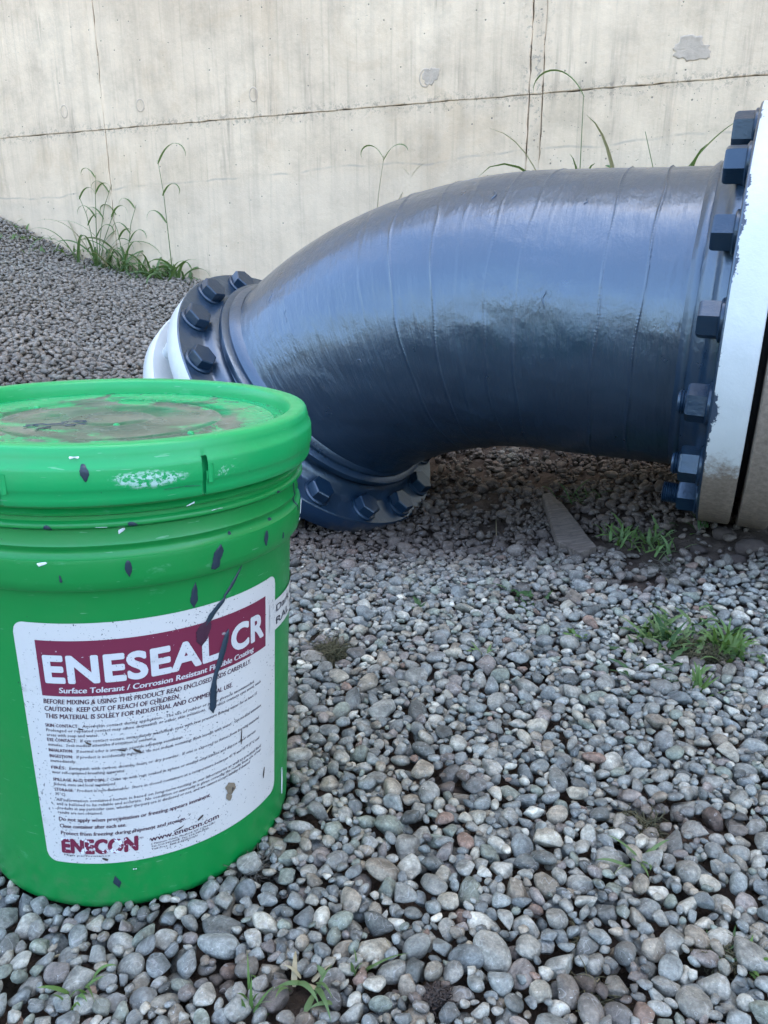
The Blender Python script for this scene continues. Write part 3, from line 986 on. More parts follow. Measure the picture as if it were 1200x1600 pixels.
def place_axis(o, C, d, r, ang, x, spin, parent, off):
    u, v = frame(d)
    p = C + d * x + r * (math.cos(ang) * u + math.sin(ang) * v) - off
    zz = Vector(d); xx = Vector(u * math.cos(ang + spin) + v * math.sin(ang + spin)); yy = zz.cross(xx)
    o.matrix_world = Matrix(((xx.x, yy.x, zz.x, p[0]), (xx.y, yy.y, zz.y, p[1]), (xx.z, yy.z, zz.z, p[2]), (0, 0, 0, 1)))
    return link(o, parent)


RFL = .333
# right flange: face towards the elbow (+d side)
profR = [(RFL, -.001), (RFL, .0), (.331, .0022), (.287, .0026), (.283, .004), (.281, .012), (.277, .017), (.268, .021), (.2625, .026), (.2600, .034), (.2555, .039), (.2515, .043), (.2525, .048), (.2485, .053), (.2425, .060)]
vv, ff = revolve(PIPE_F, PIPE_D, profR)
flR = part('flange', vv, ff, MT['coat'], elbow, off=elbow_loc); edge_sharp(flR, 50)
flR['label'] = 'coated flange at the right end with a chipped white edge'
profRim = [(RFL - .006, .0005), (RFL - .0004, .0), (RFL + .0002, -.0018), (RFL, -.012), (RFL, -.030), (RFL, -.0465), (RFL - .002, -.0487), (.24, -.0487)]
vv, ff = revolve(PIPE_F, PIPE_D, profRim, 256)
rim = part('rim', vv, ff, MT['rim'], flR, off=elbow_loc); uv_profile(rim, profRim, 256); edge_sharp(rim, 50)
rim['label'] = 'white painted flange edge, muddy towards the ground'
vv, ff = revolve(PIPE_F, PIPE_D, [(.20, -.047), (.286, -.047), (.286, -.059), (.20, -.059)], 96)
part('gasket', vv, ff, MT['dark'], flR, off=elbow_loc)
nutA = hex_mesh('nut', .053, .032); nutB = hex_mesh('nut', .055, .032, .012, .0175); nutC = hex_mesh('nut', .054, .032, .026, .0175)
for k in range(16):
    ang = math.radians(17.5 + 22.5 * k)
    me = nutA if k <= 7 else (nutC if k in (10, 11) else nutB)
    place_axis(bpy.data.objects.new('bolt', me), PIPE_F, PIPE_D, .2985, ang, .003, .3 + (k * 0.37) % 1.0, flR, elbow_loc)

# left flange: face looks back along -DL
ND = -DL
profL = [(RFL, -.001), (RFL, .0), (.331, .002), (.282, .0022), (.275, .006), (.270, .016), (.262, .022), (.254, .026), (.2525, .031), (.2545, .035), (.2640, .037), (.2655, .041), (.2650, .048), (.2600, .051), (.2530, .053), (.2545, .059), (.2520, .064), (.2480, .070), (.2400, .077)]
vv, ff = revolve(FLC, ND, profL)
flL = part('flange', vv, ff, MT['coat'], elbow, off=elbow_loc); edge_sharp(flL, 40)
flL['label'] = 'coated flange at the left end, resting low on the gravel'
profRimL = [(RFL - .006, .0005), (RFL - .0004, .0), (RFL + .0002, -.0018), (RFL, -.02), (RFL, -.0405), (RFL - .002, -.0427), (.235, -.0427)]
vv, ff = revolve(FLC, ND, profRimL, 256)
rimL = part('rim', vv, ff, MT['rim_plain'], flL, off=elbow_loc); uv_profile(rimL, profRimL, 256); edge_sharp(rimL, 50)
rimL['label'] = 'clean white painted edge of the left flange'
headL = hex_mesh('bolt', .052, .024)
nd_u, nd_v = frame(ND); dl_u, dl_v = frame(DL)
for k in range(16):
    a = math.radians(20.3 + 22.5 * k)
    dirv = math.cos(a) * dl_u + math.sin(a) * dl_v
    ang = math.atan2(dirv @ nd_v, dirv @ nd_u)
    place_axis(bpy.data.objects.new('bolt', headL), FLC, ND, .2995, ang, .003, (k * 0.53) % 1.05, flL, elbow_loc)

# white counter flange and pipe going down into the ground on the left
loc2 = np.array([-.3, 1.85, 0.0])
wp = empty('white_pipe', loc2)
tag(wp, 'white painted counter flange and pipe running into the gravel behind the bucket', 'pipe')
profW = [(.2435, .110), (.270, .106), (.29, .1005), (RFL - .003, .1005), (RFL, .1035), (RFL, .120), (RFL, .137), (RFL - .003, .140), (.262, .141)]
vv, ff = revolve(FLC, DL, profW, 192)
o = part('flange', vv, ff, MT['rim_plain'], wp, off=loc2); uv_profile(o, profW, 192); edge_sharp(o, 45)
profT = [(.238, .043), (.238, .11), (.243, .139), (.243, .9)]
vv, ff = revolve(FLC, DL, profT, 128)
o = part('pipe_wall', vv, ff, MT['rim_plain'], wp, off=loc2); uv_profile(o, profT, 128)
stud = mesh_data('stud', *revolve(np.zeros(3), np.array([0, 0.0001, 1.0]), [(.004, -.001), (.0165, .0), (.0165, .02), (.0185, .022), (.0185, .042), (.0165, .044), (.0165, .0585)], 20))
stud.materials.append(MT['rim_plain'])
for k in range(16):
    place_axis(bpy.data.objects.new('stud', stud), FLC, DL, .2975, math.radians(20.3 + 22.5 * k), .0425, 0, wp, loc2)

# dusty counter flange and pipe to the right
loc3 = np.array([.9, 1.2, 0.0])
dp = empty('dusty_pipe', loc3)
tag(dp, 'mud-dusted flange and pipe facing the right end of the elbow', 'pipe')
g0 = .0487 + .0105
profD = [(.24, -g0), (RFL - .004, -g0), (RFL, -g0 - .002), (RFL, -g0 - .02), (RFL, -g0 - .043), (RFL - .003, -g0 - .046), (.285, -g0 - .047), (.268, -g0 - .058), (.252, -g0 - .09), (.246, -g0 - .11)]
vv, ff = revolve(PIPE_F, PIPE_D, profD, 256)
o = part('flange', vv, ff, MT['rim_dusty'], dp, off=loc3); uv_profile(o, profD, 256); edge_sharp(o, 45)
profD2 = [(.244, -g0 - .09), (.244, -.6), (.244, -1.2), (.244, -2.2)]
vv, ff = revolve(PIPE_F, PIPE_D, profD2, 128)
o = part('pipe_wall', vv, ff, MT['rim_dusty'], dp, off=loc3); uv_profile(o, profD2, 128)
for k in range(16):
    place_axis(bpy.data.objects.new('bolt', nutB), PIPE_F, -PIPE_D, .2985, math.pi - math.radians(17.5 + 22.5 * k), g0 + .048, .4, dp, loc3)

# ------------------------------------------------------------------ bucket
AX = np.array([.01895818, .01035665, .99976664]); TC = np.array([.32552212, -.94552749, .00362204]); SD = np.array([.94534435, .32537748, -.02129679])
bucket = empty('paint_bucket')
bucket.matrix_world = Matrix(((TC[0], SD[0], AX[0], -.22274), (TC[1], SD[1], AX[1], .61565), (TC[2], SD[2], AX[2], -.0003), (0, 0, 0, 1)))
tag(bucket, 'green plastic paint bucket with lid and white maroon product label, standing on gravel', 'bucket')


def Rb(h):
    return .1311 + (.1388 - .1311) * min(max(h, 0), .275) / .27


OUT = [(.1215, .0), (.1275, .0008), (.1303, .004), (.1311, .010), (Rb(.06), .06), (Rb(.12), .12), (Rb(.18), .18), (Rb(.23), .23), (Rb(.268), .268),
       (.1392, .2715), (.1448, .2722), (.1462, .2740), (.1470, .2800), (.1478, .2925), (.1474, .2948), (.1455, .2960), (.1440, .2985), (.1440, .3010), (.1452, .3025), (.1457, .3040), (.1449, .3060),
       (.1446, .3150), (.1480, .3165), (.1494, .3178), (.1496, .3195), (.1490, .3205), (.1462, .3218), (.1460, .3245), (.1485, .3256), (.1490, .3272), (.1480, .3284), (.1465, .3300), (.1465, .3480), (.1440, .3480), (.1440, .3300), (.1350, .26), (.1275, .01), (.02, .006)]


def lathe(prof, n=240, skip=None):
    a = np.linspace(0, 2 * np.pi, n, endpoint=False)
    vs_ = np.vstack([np.c_[r * np.cos(a), r * np.sin(a), np.full(n, h)] for r, h in prof])
    fs = []
    for k in range(len(prof) - 1):
        for i in range(n):
            if skip and skip(k, i / n * 360): continue
            fs.append((k * n + i, k * n + (i + 1) % n, (k + 1) * n + (i + 1) % n, (k + 1) * n + i))
    return vs_, fs


vv, ff = lathe(OUT)
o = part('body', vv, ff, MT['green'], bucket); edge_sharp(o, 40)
vv, ff = lathe([(.1311 * 0 + .0001, .0004), (.1275, .0004)], 96)
# lid
LID = [(.1385, .3590), (.1388, .3630), (.1396, .3685), (.1408, .3705), (.1430, .3714), (.1500, .3716), (.1524, .3708), (.1536, .3690), (.1546, .3650), (.1553, .3600), (.1566, .3588), (.1572, .3560), (.1574, .3500), (.1574, .3450), (.1568, .3432),
       (.1562, .3420), (.1560, .3380), (.1556, .3345), (.1548, .3334), (.1535, .3336), (.1530, .3360), (.1530, .3500), (.1505, .3640), (.1400, .3640)]
slots = [19.9, 333.2]


def skip(k, deg):
    h = .5 * (LID[k][1] + LID[k + 1][1])
    if k < 9 or k > 18: return False
    return any(-.9 <= ((deg - s + 180) % 360 - 180) < (.9 if h > .352 else .35) for s in slots)


# finer heights along the skirt
vv, ff = lathe(LID, 720, skip)
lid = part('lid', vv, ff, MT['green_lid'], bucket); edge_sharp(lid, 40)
for s in slots:          # folded tear tab beside each slot
    a0 = math.radians(s + 1.1); tb = []
    for i in range(3):
        for h in (.3545, .3475, .3420):
            tb.append(((.1577 + .0014 * (i == 1)) * math.cos(a0 + i * .012), (.1577 + .0014 * (i == 1)) * math.sin(a0 + i * .012), h))
    part('tear_tab', tb, [(0, 1, 4, 3), (1, 2, 5, 4), (3, 4, 7, 6), (4, 5, 8, 7)], MT['green_lid'], lid)
n = 120
pr = [(.1402, .3596), (.1370, .3588), (.1300, .3590), (.1285, .3590), (.1275, .3600), (.1260, .3600), (.1250, .3591), (.100, .3592), (.0860, .3592), (.0850, .3599), (.0838, .3599), (.0828, .3592), (.070, .3592), (.0345, .3592), (.0330, .3600), (.0300, .3601), (.0285, .3594), (.010, .3593), (.0005, .3593)]
vv, ff = lathe(pr, n)
part('lid_panel', vv, ff, MT['panel'], lid)['label'] = 'sunken lid centre smeared with grey dried residue'


def bucket_plane(u, v, h):
    o_ = np.array([0, 0, CAMH]); d = ray(u, v); B = np.array([-.22274, .61565, -.0003])
    t = ((B + AX * h - o_) @ AX) / (d @ AX); X = o_ + d * t - B
    return float(X @ TC), float(X @ SD)


def dome(x, y, z, r, h, n=12):
    vs_ = [(x, y, z + h)]; fs = []
    for q in (.5, .85, 1.0):
        for i in range(n):
            a = 2 * math.pi * i / n; vs_.append((x + r * q * math.cos(a), y + r * q * math.sin(a), z + h * math.sqrt(max(0, 1 - q * q)) - (.0005 if q == 1 else 0)))
    for i in range(n): fs.append((0, 1 + i, 1 + (i + 1) % n))
    for k in range(2):
        for i in range(n): fs.append((1 + k * n + i, 1 + (k + 1) * n + i, 1 + (k + 1) * n + (i + 1) % n, 1 + k * n + (i + 1) % n))
    return vs_, fs


for (u, v) in [(58, 636), (182, 664), (298, 676)]:
    x, y = bucket_plane(u, v, .360)
    part('nub', *dome(x, y, .3592, .0028, .0022), MT['green_lid'], lid)


# paint marks lying on the outside of the bucket: list of (phi, h, width)
def Rout(h):
    best = 0
    prof = LID[6:19] if h > .3334 else OUT[3:33]
    for (r0, h0), (r1, h1) in zip(prof[:-1], prof[1:]):
        lo, hi = min(h0, h1), max(h0, h1)
        if lo <= h <= hi:
            t = (h - h0) / (h1 - h0) if h1 != h0 else 0
            best = max(best, r0 + (r1 - r0) * t)
    return best or Rb(h)


def smear(name, path, mat, th=.0005, parent=None, lift=.00035):
    vs_ = []; fs = []
    n = len(path)
    P = []
    for i in range(n - 1):
        for t in np.linspace(0, 1, 9, endpoint=False):
            e_ = t * t * (3 - 2 * t); q_ = np.array(path[i]) * (1 - t) + np.array(path[i + 1]) * t; q_[2] = path[i][2] * (1 - e_) + path[i + 1][2] * e_; P.append(tuple(q_))
    P.append(path[-1])
    m_ = len(P)
    P = [(a_, b_, c_ * max(.05, (1 - (2 * i_ / (m_ - 1) - 1) ** 6)) ** .5) for i_, (a_, b_, c_) in enumerate(P)]
    for i, (ph, h, w) in enumerate(P):
        w = max(w, .0002) * (1 + .16 * (_h[(i * 31 + int(h * 1e5)) & 4095] - .5))
        for q, hh in ((-1, 0), (-.45, th), (.45, th), (1, 0)):
            a = math.radians(ph) + q * w * .5 / .145
            r = Rout(h) + lift + hh
            vs_.append((r * math.cos(a), r * math.sin(a), h))
    for i in range(len(P) - 1):
        for j in range(3): fs.append((i * 4 + j, i * 4 + j + 1, i * 4 + j + 5, i * 4 + j + 4))
    return part(name, vs_, fs, mat, parent or bucket)


for path in [[(25.6, .2935, .003), (24.9, .287, .008), (24.2, .2815, .006), (23.9, .277, .007), (23.8, .2755, .002)], [(43.0, .292, .003), (42.9, .286, .005), (42.9, .280, .002)],
             [(0.8, .2935, .003), (0.8, .287, .0045), (0.9, .2815, .001)], [(-11.3, .034, .001), (-10.8, .027, .006), (-10.3, .022, .001)], [(19.2, .2665, .0008), (18.8, .260, .0045), (18.5, .253, .006), (18.4, .2475, .002)],
             [(35.6, .2685, .001), (33.6, .262, .003), (31.2, .255, .0045), (28.6, .2488, .0045)], [(-15.9, .2855, .001), (-15.7, .280, .002)], [(2.2, .3200, .004), (2.7, .3175, .006), (3.1, .3160, .002)],
             [(-17.5, .3200, .003), (-17.2, .3172, .005), (-17.2, .3150, .002)], [(48.2, .3195, .003), (48.9, .3170, .005)], [(46.3, .2992, .004), (46.6, .2970, .005)], [(-7.2, .3610, .003), (-6.9, .3555, .005), (-6.8, .3500, .002)],
             [(66, .315, .003), (66.4, .300, .003), (66.6, .290, .002)], [(10.0, .3410, .002), (14.5, .3418, .004), (19.0, .3405, .001)], [(-26, .3165, .003), (-24.5, .3168, .004)],
             [(29.5, .3000, .002), (29.6, .2975, .003)], [(52.5, .283, .001), (52.6, .278, .002)]]:
    smear('coating_drip', path, MT['drip'])
for path in [[(-20.6, .2915, .002), (-19.9, .2935, .006), (-19.0, .2945, .002)], [(22.9, .3198, .001), (24.5, .3202, .0035), (26.3, .3200, .001)], [(-6.0, .3180, .001), (-4.8, .3178, .003), (-3.4, .3176, .001)],
             [(16.2, .3255, .001), (17.6, .3268, .003), (18.4, .3280, .001)], [(-0.8, .3110, .001), (-.1, .3135, .004), (.5, .3150, .002)], [(-9.8, .3640, .002), (-8.9, .3655, .005), (-8.2, .3642, .002)],
             [(76.5, .2920, .001), (76.8, .286, .003), (77.0, .279, .002)], [(61.6, .055, .001), (62.0, .040, .003), (61.9, .027, .001)], [(-5.3, .0378, .001), (-4.8, .0388, .0025), (-4.4, .0378, .001)],
             [(76, .276, .001), (76.3, .2735, .003)]]:  # collar marks by the right silhouette are painted edge highlights, the others chips
    smear('white_chip_glint', path, MT['chip_glint'])

# label ------------------------------------------------------------
RM = .1365


def bent(pts, lift):
    """(phi radians, h) -> local point"""
    p = np.asarray(pts, float)
    r = np.array([Rb(h) for h in p[:, 1]]) + lift
    return np.c_[r * np.cos(p[:, 0]), r * np.sin(p[:, 0]), p[:, 1]]


def label_sheet(name, a0, a1, h0, h1, rad, mat, parent, lift, step=.8, skew=0.0):
    """rounded rectangle wrapped on the cone, as strips"""
    W = math.radians(a1 - a0) * RM; Hh = h1 - h0
    xs_ = np.unique(np.r_[np.linspace(0, rad, 10), np.arange(rad, W - rad, math.radians(step) * RM), np.linspace(W - rad, W, 10)])
    vs_ = []; fs = []; nr = 14
    for x in xs_:
        d = max(rad - x, x - (W - rad), 0); cut = rad - math.sqrt(max(rad * rad - d * d, 0))
        for k in range(nr):
            h = h0 + cut + (Hh - 2 * cut) * k / (nr - 1) + skew * x
            vs_.append((math.radians(a0) + x / RM, h))
    for i in range(len(xs_) - 1):
        for k in range(nr - 1): fs.append((i * nr + k, (i + 1) * nr + k, (i + 1) * nr + k + 1, i * nr + k + 1))
    return part(name, bent(vs_, lift), fs, mat, parent)


lab = label_sheet('label', -33.0, 53.6, .0462, .2468, .0085, MT['paper'], bucket, .0004)
lab['label'] = 'white speckled paper label with maroon headline band'
band = label_sheet('headline_band', -26.6, 47.0, .1908, .2338, .0002, MT['maroon'], lab, .0006)


def text_mesh(body, bold=0.0, shear=0.0, res=3, spacing=1.0):
    cu = bpy.data.curves.new('t', 'FONT'); cu.body = body; cu.size = 1; cu.offset = bold; cu.shear = shear; cu.resolution_u = res; cu.space_character = spacing
    ob = bpy.data.objects.new('t', cu); COL.objects.link(ob)
    dg = bpy.context.evaluated_depsgraph_get()
    me = bpy.data.meshes.new_from_object(ob.evaluated_get(dg))
    bpy.data.objects.remove(ob); bpy.data.curves.remove(cu)
    return me


_m = text_mesh('H'); CAPH = max(q.co.y for q in _m.vertices); bpy.data.meshes.remove(_m)


def lettering(body, a0, a1, h, cap, mat, parent, lift=.0006, bold=0.0, dup=0.0, shear=0.0, res=2, cuts=0.0, skew=0.0, spacing=1.0):
    me = text_mesh(body, bold, shear, res, spacing)
    bm = bmesh.new(); bm.from_mesh(me); bpy.data.meshes.remove(me)
    x0 = min(q.co.x for q in bm.verts); x1 = max(q.co.x for q in bm.verts)
    W = math.radians(a1 - a0) * RM
    if cuts:
        k = cuts / W * (x1 - x0)
        xx = x0 + k
        while xx < x1:
            bmesh.ops.bisect_plane(bm, geom=bm.verts[:] + bm.edges[:] + bm.faces[:], plane_co=(xx, 0, 0), plane_no=(1, 0, 0)); xx += k
    sc = W / (x1 - x0)
    bm.verts.ensure_lookup_table(); bm.verts.index_update()
    pts = [(math.radians(a0) + (q.co.x - x0) * sc / RM, h + q.co.y / CAPH * cap + skew * (q.co.x - x0) * sc) for q in bm.verts]
    fs = [tuple(w.index for w in q.verts) for q in bm.faces]
    bm.free()
    P0 = np.array(pts); V = bent(P0, lift); F = list(fs)
    if dup and cap > .01:                     # heavy display letters
        for q in range(12):
            t = q / 12 * 2 * math.pi
            F += [tuple(w + len(V) for w in f_) for f_ in fs]
            V = np.vstack([V, bent(P0 + np.array([math.cos(t) * dup / RM, math.sin(t) * dup]), lift + .000012 * (1 + q))]) if q else np.vstack([V, bent(P0 + np.array([dup / RM, 0]), lift + .000012)])
    elif dup:                                 # heavier strokes
        for q in (-1, 1):
            F += [tuple(w + len(V) for w in f_) for f_ in fs]
            V = np.vstack([V, bent(P0 + np.array([q * dup / RM, q * dup * .35]), lift + .00003 * (2 + q))])
    return part('lettering', V, F, mat, parent, False)


lettering('ENESEAL', -24.6, 26.0, .2022, .0195, MT['white_ink'], lab, .0008, .006, .0010, 0.0, 5, .003, 0, 1.06)
lettering('CR', 31.0, 45.3, .2022, .0195, MT['white_ink'], lab, .0008, .006, .0010, 0.0, 5, .003, 0, 1.06)
lettering('®', 27.2, 28.6, .2190, .0018, MT['white_ink'], lab, .0008)
lettering('Surface Tolerant / Corrosion Resistant Flexible Coating', -21.3, 40.3, .1936, .0042, MT['white_ink'], lab, .0008, 0, .00022, 0.12, 3)
for (b, a0, a1, h) in [('BEFORE MIXING & USING THIS PRODUCT READ ENCLOSED MSDS CAREFULLY.', -26.5, 38.9, .1846), ('CAUTION:  KEEP OUT OF REACH OF CHILDREN.', -26.5, 12.6, .1787),
                        ('THIS MATERIAL IS SOLELY FOR INDUSTRIAL AND COMMERCIAL USE.', -26.5, 30.8, .1727)]:
    lettering(b, a0, a1, h, .0037, MT['ink'], lab, .0006, 0, .00014, .15)
SM = [('SKIN CONTACT:', '  Avoid skin contact during application.  The use of rubber or plastic gloves is recommended.', .1656, 40.5),
      ('', 'Prolonged or repeated contact may cause dermatitis or other skin irritations.  If product contacts eyes avoid, wash', .1617, 44),
      ('', 'areas with soap and water.', .1578, -11.5),
      ('EYE CONTACT:', '  If eye contact occurs, immediately wash/flush eyes with low pressure flowing water for at least 15', .1536, 42),
      ('', 'minutes.  Seek medical attention if irritation is evident.', .1497, 4),
      ('INHALATION:', '  If normal odor is annoying, provide adequate ventilation.', .1449, 13),
      ('INGESTION:', '  If product is accidentally ingested, do not induce vomiting; flush mouth with water.  Get medical attention', .1400, 44),
      ('', 'immediately.', .1361, -19),
      ('FIRES:', '  Extinguish with carbon dioxide, foam or dry powder.  If one is exposed to fumes from burning material,', .1303, 43),
      ('', 'wear self-contained breathing apparatus.', .1264, -5),
      ('SPILLAGE AND DISPOSAL:', '  Clean up with rags soaked in xylene or methyl ethyl ketone and dispose of per current', .1200, 41),
      ('', 'federal, state and local regulations.', .1161, -8),
      ('STORAGE:', '  Product is non-flammable.  Store in closed containers at a temperature between 41°F and 95°F (5°C and', .1112, 43),
      ('', '35°C).', .1073, -23.5),
      ('', 'All information contained herein is based on long-term testing in our laboratories as well as practical field', .1024, 44),
      ('', 'and is believed to be reliable and accurate.  No condition or warranty is given covering the results from use of our', .0987, 44),
      ('', 'products in any particular case, whether the purpose is disclosed or not, and we cannot accept liability if desired', .0950, 38),
      ('', 'results are not obtained.', .0912, -13)]
for head, b, h, a1 in SM:
    a0 = -27.0
    if head:
        fr = len(head) * 1.28 / (len(head) * 1.28 + len(b))
        am = a0 + (a1 - a0) * fr
        lettering(head, a0, am - .3, h, .0026, MT['ink'], lab, .0006, 0, .00012, 0, 1)
        lettering(b.strip(), am + .8, a1, h, .0025, MT['ink_small'], lab, .0006, 0, .00005, .15, 1)
    else:
        lettering(b, a0, a1, h, .0025, MT['ink_small'], lab, .0006, 0, .00005, .15, 1)
for (b, a1, h) in [('Do not apply when precipitation or freezing appears imminent.', 21.2, .0848), ('Close container after each use.', -6.2, .0786), ('Protect from freezing during shipment and storage.', 12.4, .0722)]:
    lettering(b, -27.0, a1, h, .0033, MT['ink'], lab, .0006, 0, .00014, .12, 2)
lettering('ENECON', -27.2, -3.2, .0562, .0118, MT['logo'], lab, .0006, .006, .00085, .08, 4, .003, 0, 1.06)
lettering('®', -2.6, -1.2, .0655, .0016, MT['ink'], lab, .0006)
lettering('High performance', -27.0, -12.0, .0528, .0016, MT['ink_small'], lab, .0006, 0, .00005, .15, 1)
lettering('www.enecon.com', .6, 24.0, .0612, .0046, MT['ink'], lab, .0006, 0, .00018, 0, 3)
lettering('6 Platinum Court, Medford, NY 11763-2251', .8, 22.5, .0580, .0016, MT['ink_small'], lab, .0006, 0, .00004, .1, 1)
lettering('Tel: 516-349-0022  Fax: 516-349-5522', .8, 20.0, .0555, .0016, MT['ink_small'], lab, .0006, 0, .00004, .1, 1)
lettering('Toll Free: 888-4-ENECON', .8, 16.0, .0530, .0016, MT['ink_small'], lab, .0006, 0, .00004, .1, 1)
# colour sticker overlapping the label's right edge
stk = label_sheet('colour_sticker', 49.5, 100, .1985, .2245, .0006, MT['paper'], bucket, .0009, skew=-.03)
stk['label'] = 'white colour sticker wrapping around the right side'
lettering('Dark Grey', 54.0, 84, .2135, .0060, MT['ink_black'], stk, .0012, 0, .00022, 0, 3, .003, skew=-.03)
lettering('RAL 7043', 54.0, 84, .2025, .0060, MT['ink_black'], stk, .0012, 0, .00022, 0, 3, .003, skew=-.03)
# coating dribbled over the label
smear('coating_drip', [(28.8, .2490, .0045), (26.6, .2440, .0065), (24.4, .2395, .006), (22.8, .2345, .0055), (21.8, .2310, .003)], MT['drip'], .0004, lift=.0010)
smear('coating_drip', [(22.0, .2345, .010), (21.0, .2280, .012), (20.4, .2210, .009), (20.2, .2160, .002)], mat_plain('thin_coating_film', (0.055, 0.018, 0.036), .45, .3, 80), .0003, lift=.0011)
smear('coating_drip', [(29.5, .2225, .001), (29.0, .2185, .005), (28.2, .2120, .006), (27.0, .2040, .006), (25.9, .1965, .006), (24.7, .1900, .0045), (23.9, .1830, .0045), (23.6, .1770, .006), (23.4, .1690, .0062), (23.2, .1620, .0065), (23.1, .1580, .003)], MT['drip'], .0010, lift=.0010)
for path, m in [([(28.2, .0895, .002), (28.8, .0855, .010), (29.4, .0815, .009), (29.0, .0770, .004)], 'mud'), ([(27.5, .0800, .002), (28.3, .0755, .006), (28.6, .0720, .002)], 'mud'), ([(29.6, .0840, .001), (29.9, .0815, .005), (29.2, .0790, .001)], 'clod'),
                ([(-2.2, .1455, .001), (-.8, .1428, .004), (.2, .1405, .001)], 'clod'), ([(-14.4, .0520, .002), (-13.6, .0505, .004), (-13.0, .0490, .001)], 'clod'), ([(18.2, .0712, .002), (17.2, .0690, .004), (16.4, .0675, .001)], 'clod'),
                ([(8.5, .0660, .001), (10.0, .0662, .003), (11.5, .0680, .001)], 'clod'), ([(34.2, .1310, .0006), (34.0, .1240, .0012), (33.8, .1180, .0006)], 'clod'), ([(-17.0, .1655, .001), (-16.4, .1645, .004), (-15.8, .1640, .001)], 'clod'),
                ([(-6.5, .1460, .001), (-5.2, .1452, .004), (-4.4, .1440, .001)], 'clod'), ([(45.8, .0800, .0006), (45.4, .0740, .002), (45.2, .0700, .0006)], 'clod'), ([(-15.5, .1540, .001), (-14.5, .1525, .0035), (-14, .1515, .001)], 'clod')]:
    smear('dirt_speck', path, MT[m], .0004, lift=.0010)

# dried paint strands on the lid
flk = empty('paint_strands'); flk.matrix_world = bucket.matrix_world.copy()
tag(flk, 'thin black dried paint strands lying on the green bucket lid', 'paint strands')
rs = np.random.default_rng(5)
for (u0, v0, u1, v1, w) in [(40, 661, 100, 660, .0014), (95, 657, 135, 655, .0016), (100, 662, 132, 659, .002), (55, 668, 78, 664, .003), (108, 655, 136, 656, .0015), (36, 664, 60, 662, .002)]:
    x0, y0 = bucket_plane(u0, v0, .3612); x1, y1 = bucket_plane(u1, v1, .3612)
    vs_ = []; n = 8; dx, dy = x1 - x0, y1 - y0; L = math.hypot(dx, dy); px_, py_ = -dy / L, dx / L
    for i in range(n):
        t = i / (n - 1); ww = w * (.3 + .7 * math.sin(math.pi * (t * .9 + .05))) * rs.uniform(.6, 1.2); wig = rs.normal(0, .0008)
        for q, hz in ((-1, .3597), (-.4, .3600 + rs.uniform(0, .0006)), (.4, .3600 + rs.uniform(0, .0006)), (1, .3597)):
            vs_.append((x0 + dx * t + px_ * (wig + q * ww * .5), y0 + dy * t + py_ * (wig + q * ww * .5), hz))
    part('strand', vs_, [(i * 4 + j, i * 4 + j + 1, i * 4 + j + 5, i * 4 + j + 4) for i in range(n - 1) for j in range(3)], MT['drip'], flk)

# ------------------------------------------------------------------ plants
def blade(p0, az, el, L, w, droop, r, n=10, twist=.3, fold=.25, lobes=0.0, bp=1.1):
    """arching leaf: local points, from p0, heading az/el, bending down"""
    vs_ = []; p = np.array(p0, float); e = el
    step = L / (n - 1)
    for i in range(n):
        t = i / (n - 1)
        d = np.array([math.cos(az) * math.cos(e), math.sin(az) * math.cos(e), math.sin(e)])
        side = np.array([-math.sin(az), math.cos(az), 0]); nor = np.cross(d, side) * -1
        tw = twist * t; s2 = side * math.cos(tw) + nor * math.sin(tw)
        ww = w * min(1, (t + .06) * 5) ** .6 * (1 - t ** 2.2) + w * .03
        if lobes: ww *= 1 + lobes * math.sin(t * 22) * (1 - t * .5)
        vs_ += [p - s2 * ww * .5, p - nor * -1 * ww * fold * .5 * -1, p + s2 * ww * .5]
        p = p + d * step
        e -= droop * (t ** bp * (1 + bp) / 2.1 + .10) / n * 2
    fs = []
    for i in range(n - 1):
        for j in range(2): fs.append((i * 3 + j, i * 3 + j + 1, i * 3 + j + 4, i * 3 + j + 3))
    return vs_, fs


def stem(pts, rad, n=6):
    pts = [np.array(q, float) for q in pts]; vs_ = []; fs = []
    m = len(pts)
    for i, q in enumerate(pts):
        d = pts[min(i + 1, m - 1)] - pts[max(i - 1, 0)]; d /= np.linalg.norm(d) + 1e-9
        a = np.cross(d, [0.3, .9, .2]); a /= np.linalg.norm(a); b = np.cross(d, a)
        rr = rad * (1 - .6 * i / (m - 1))
        for k in range(n): vs_.append(q + rr * (math.cos(2 * math.pi * k / n) * a + math.sin(2 * math.pi * k / n) * b))
    for i in range(m - 1):
        for k in range(n): fs.append((i * n + k, i * n + (k + 1) % n, (i + 1) * n + (k + 1) % n, (i + 1) * n + k))
    return vs_, fs


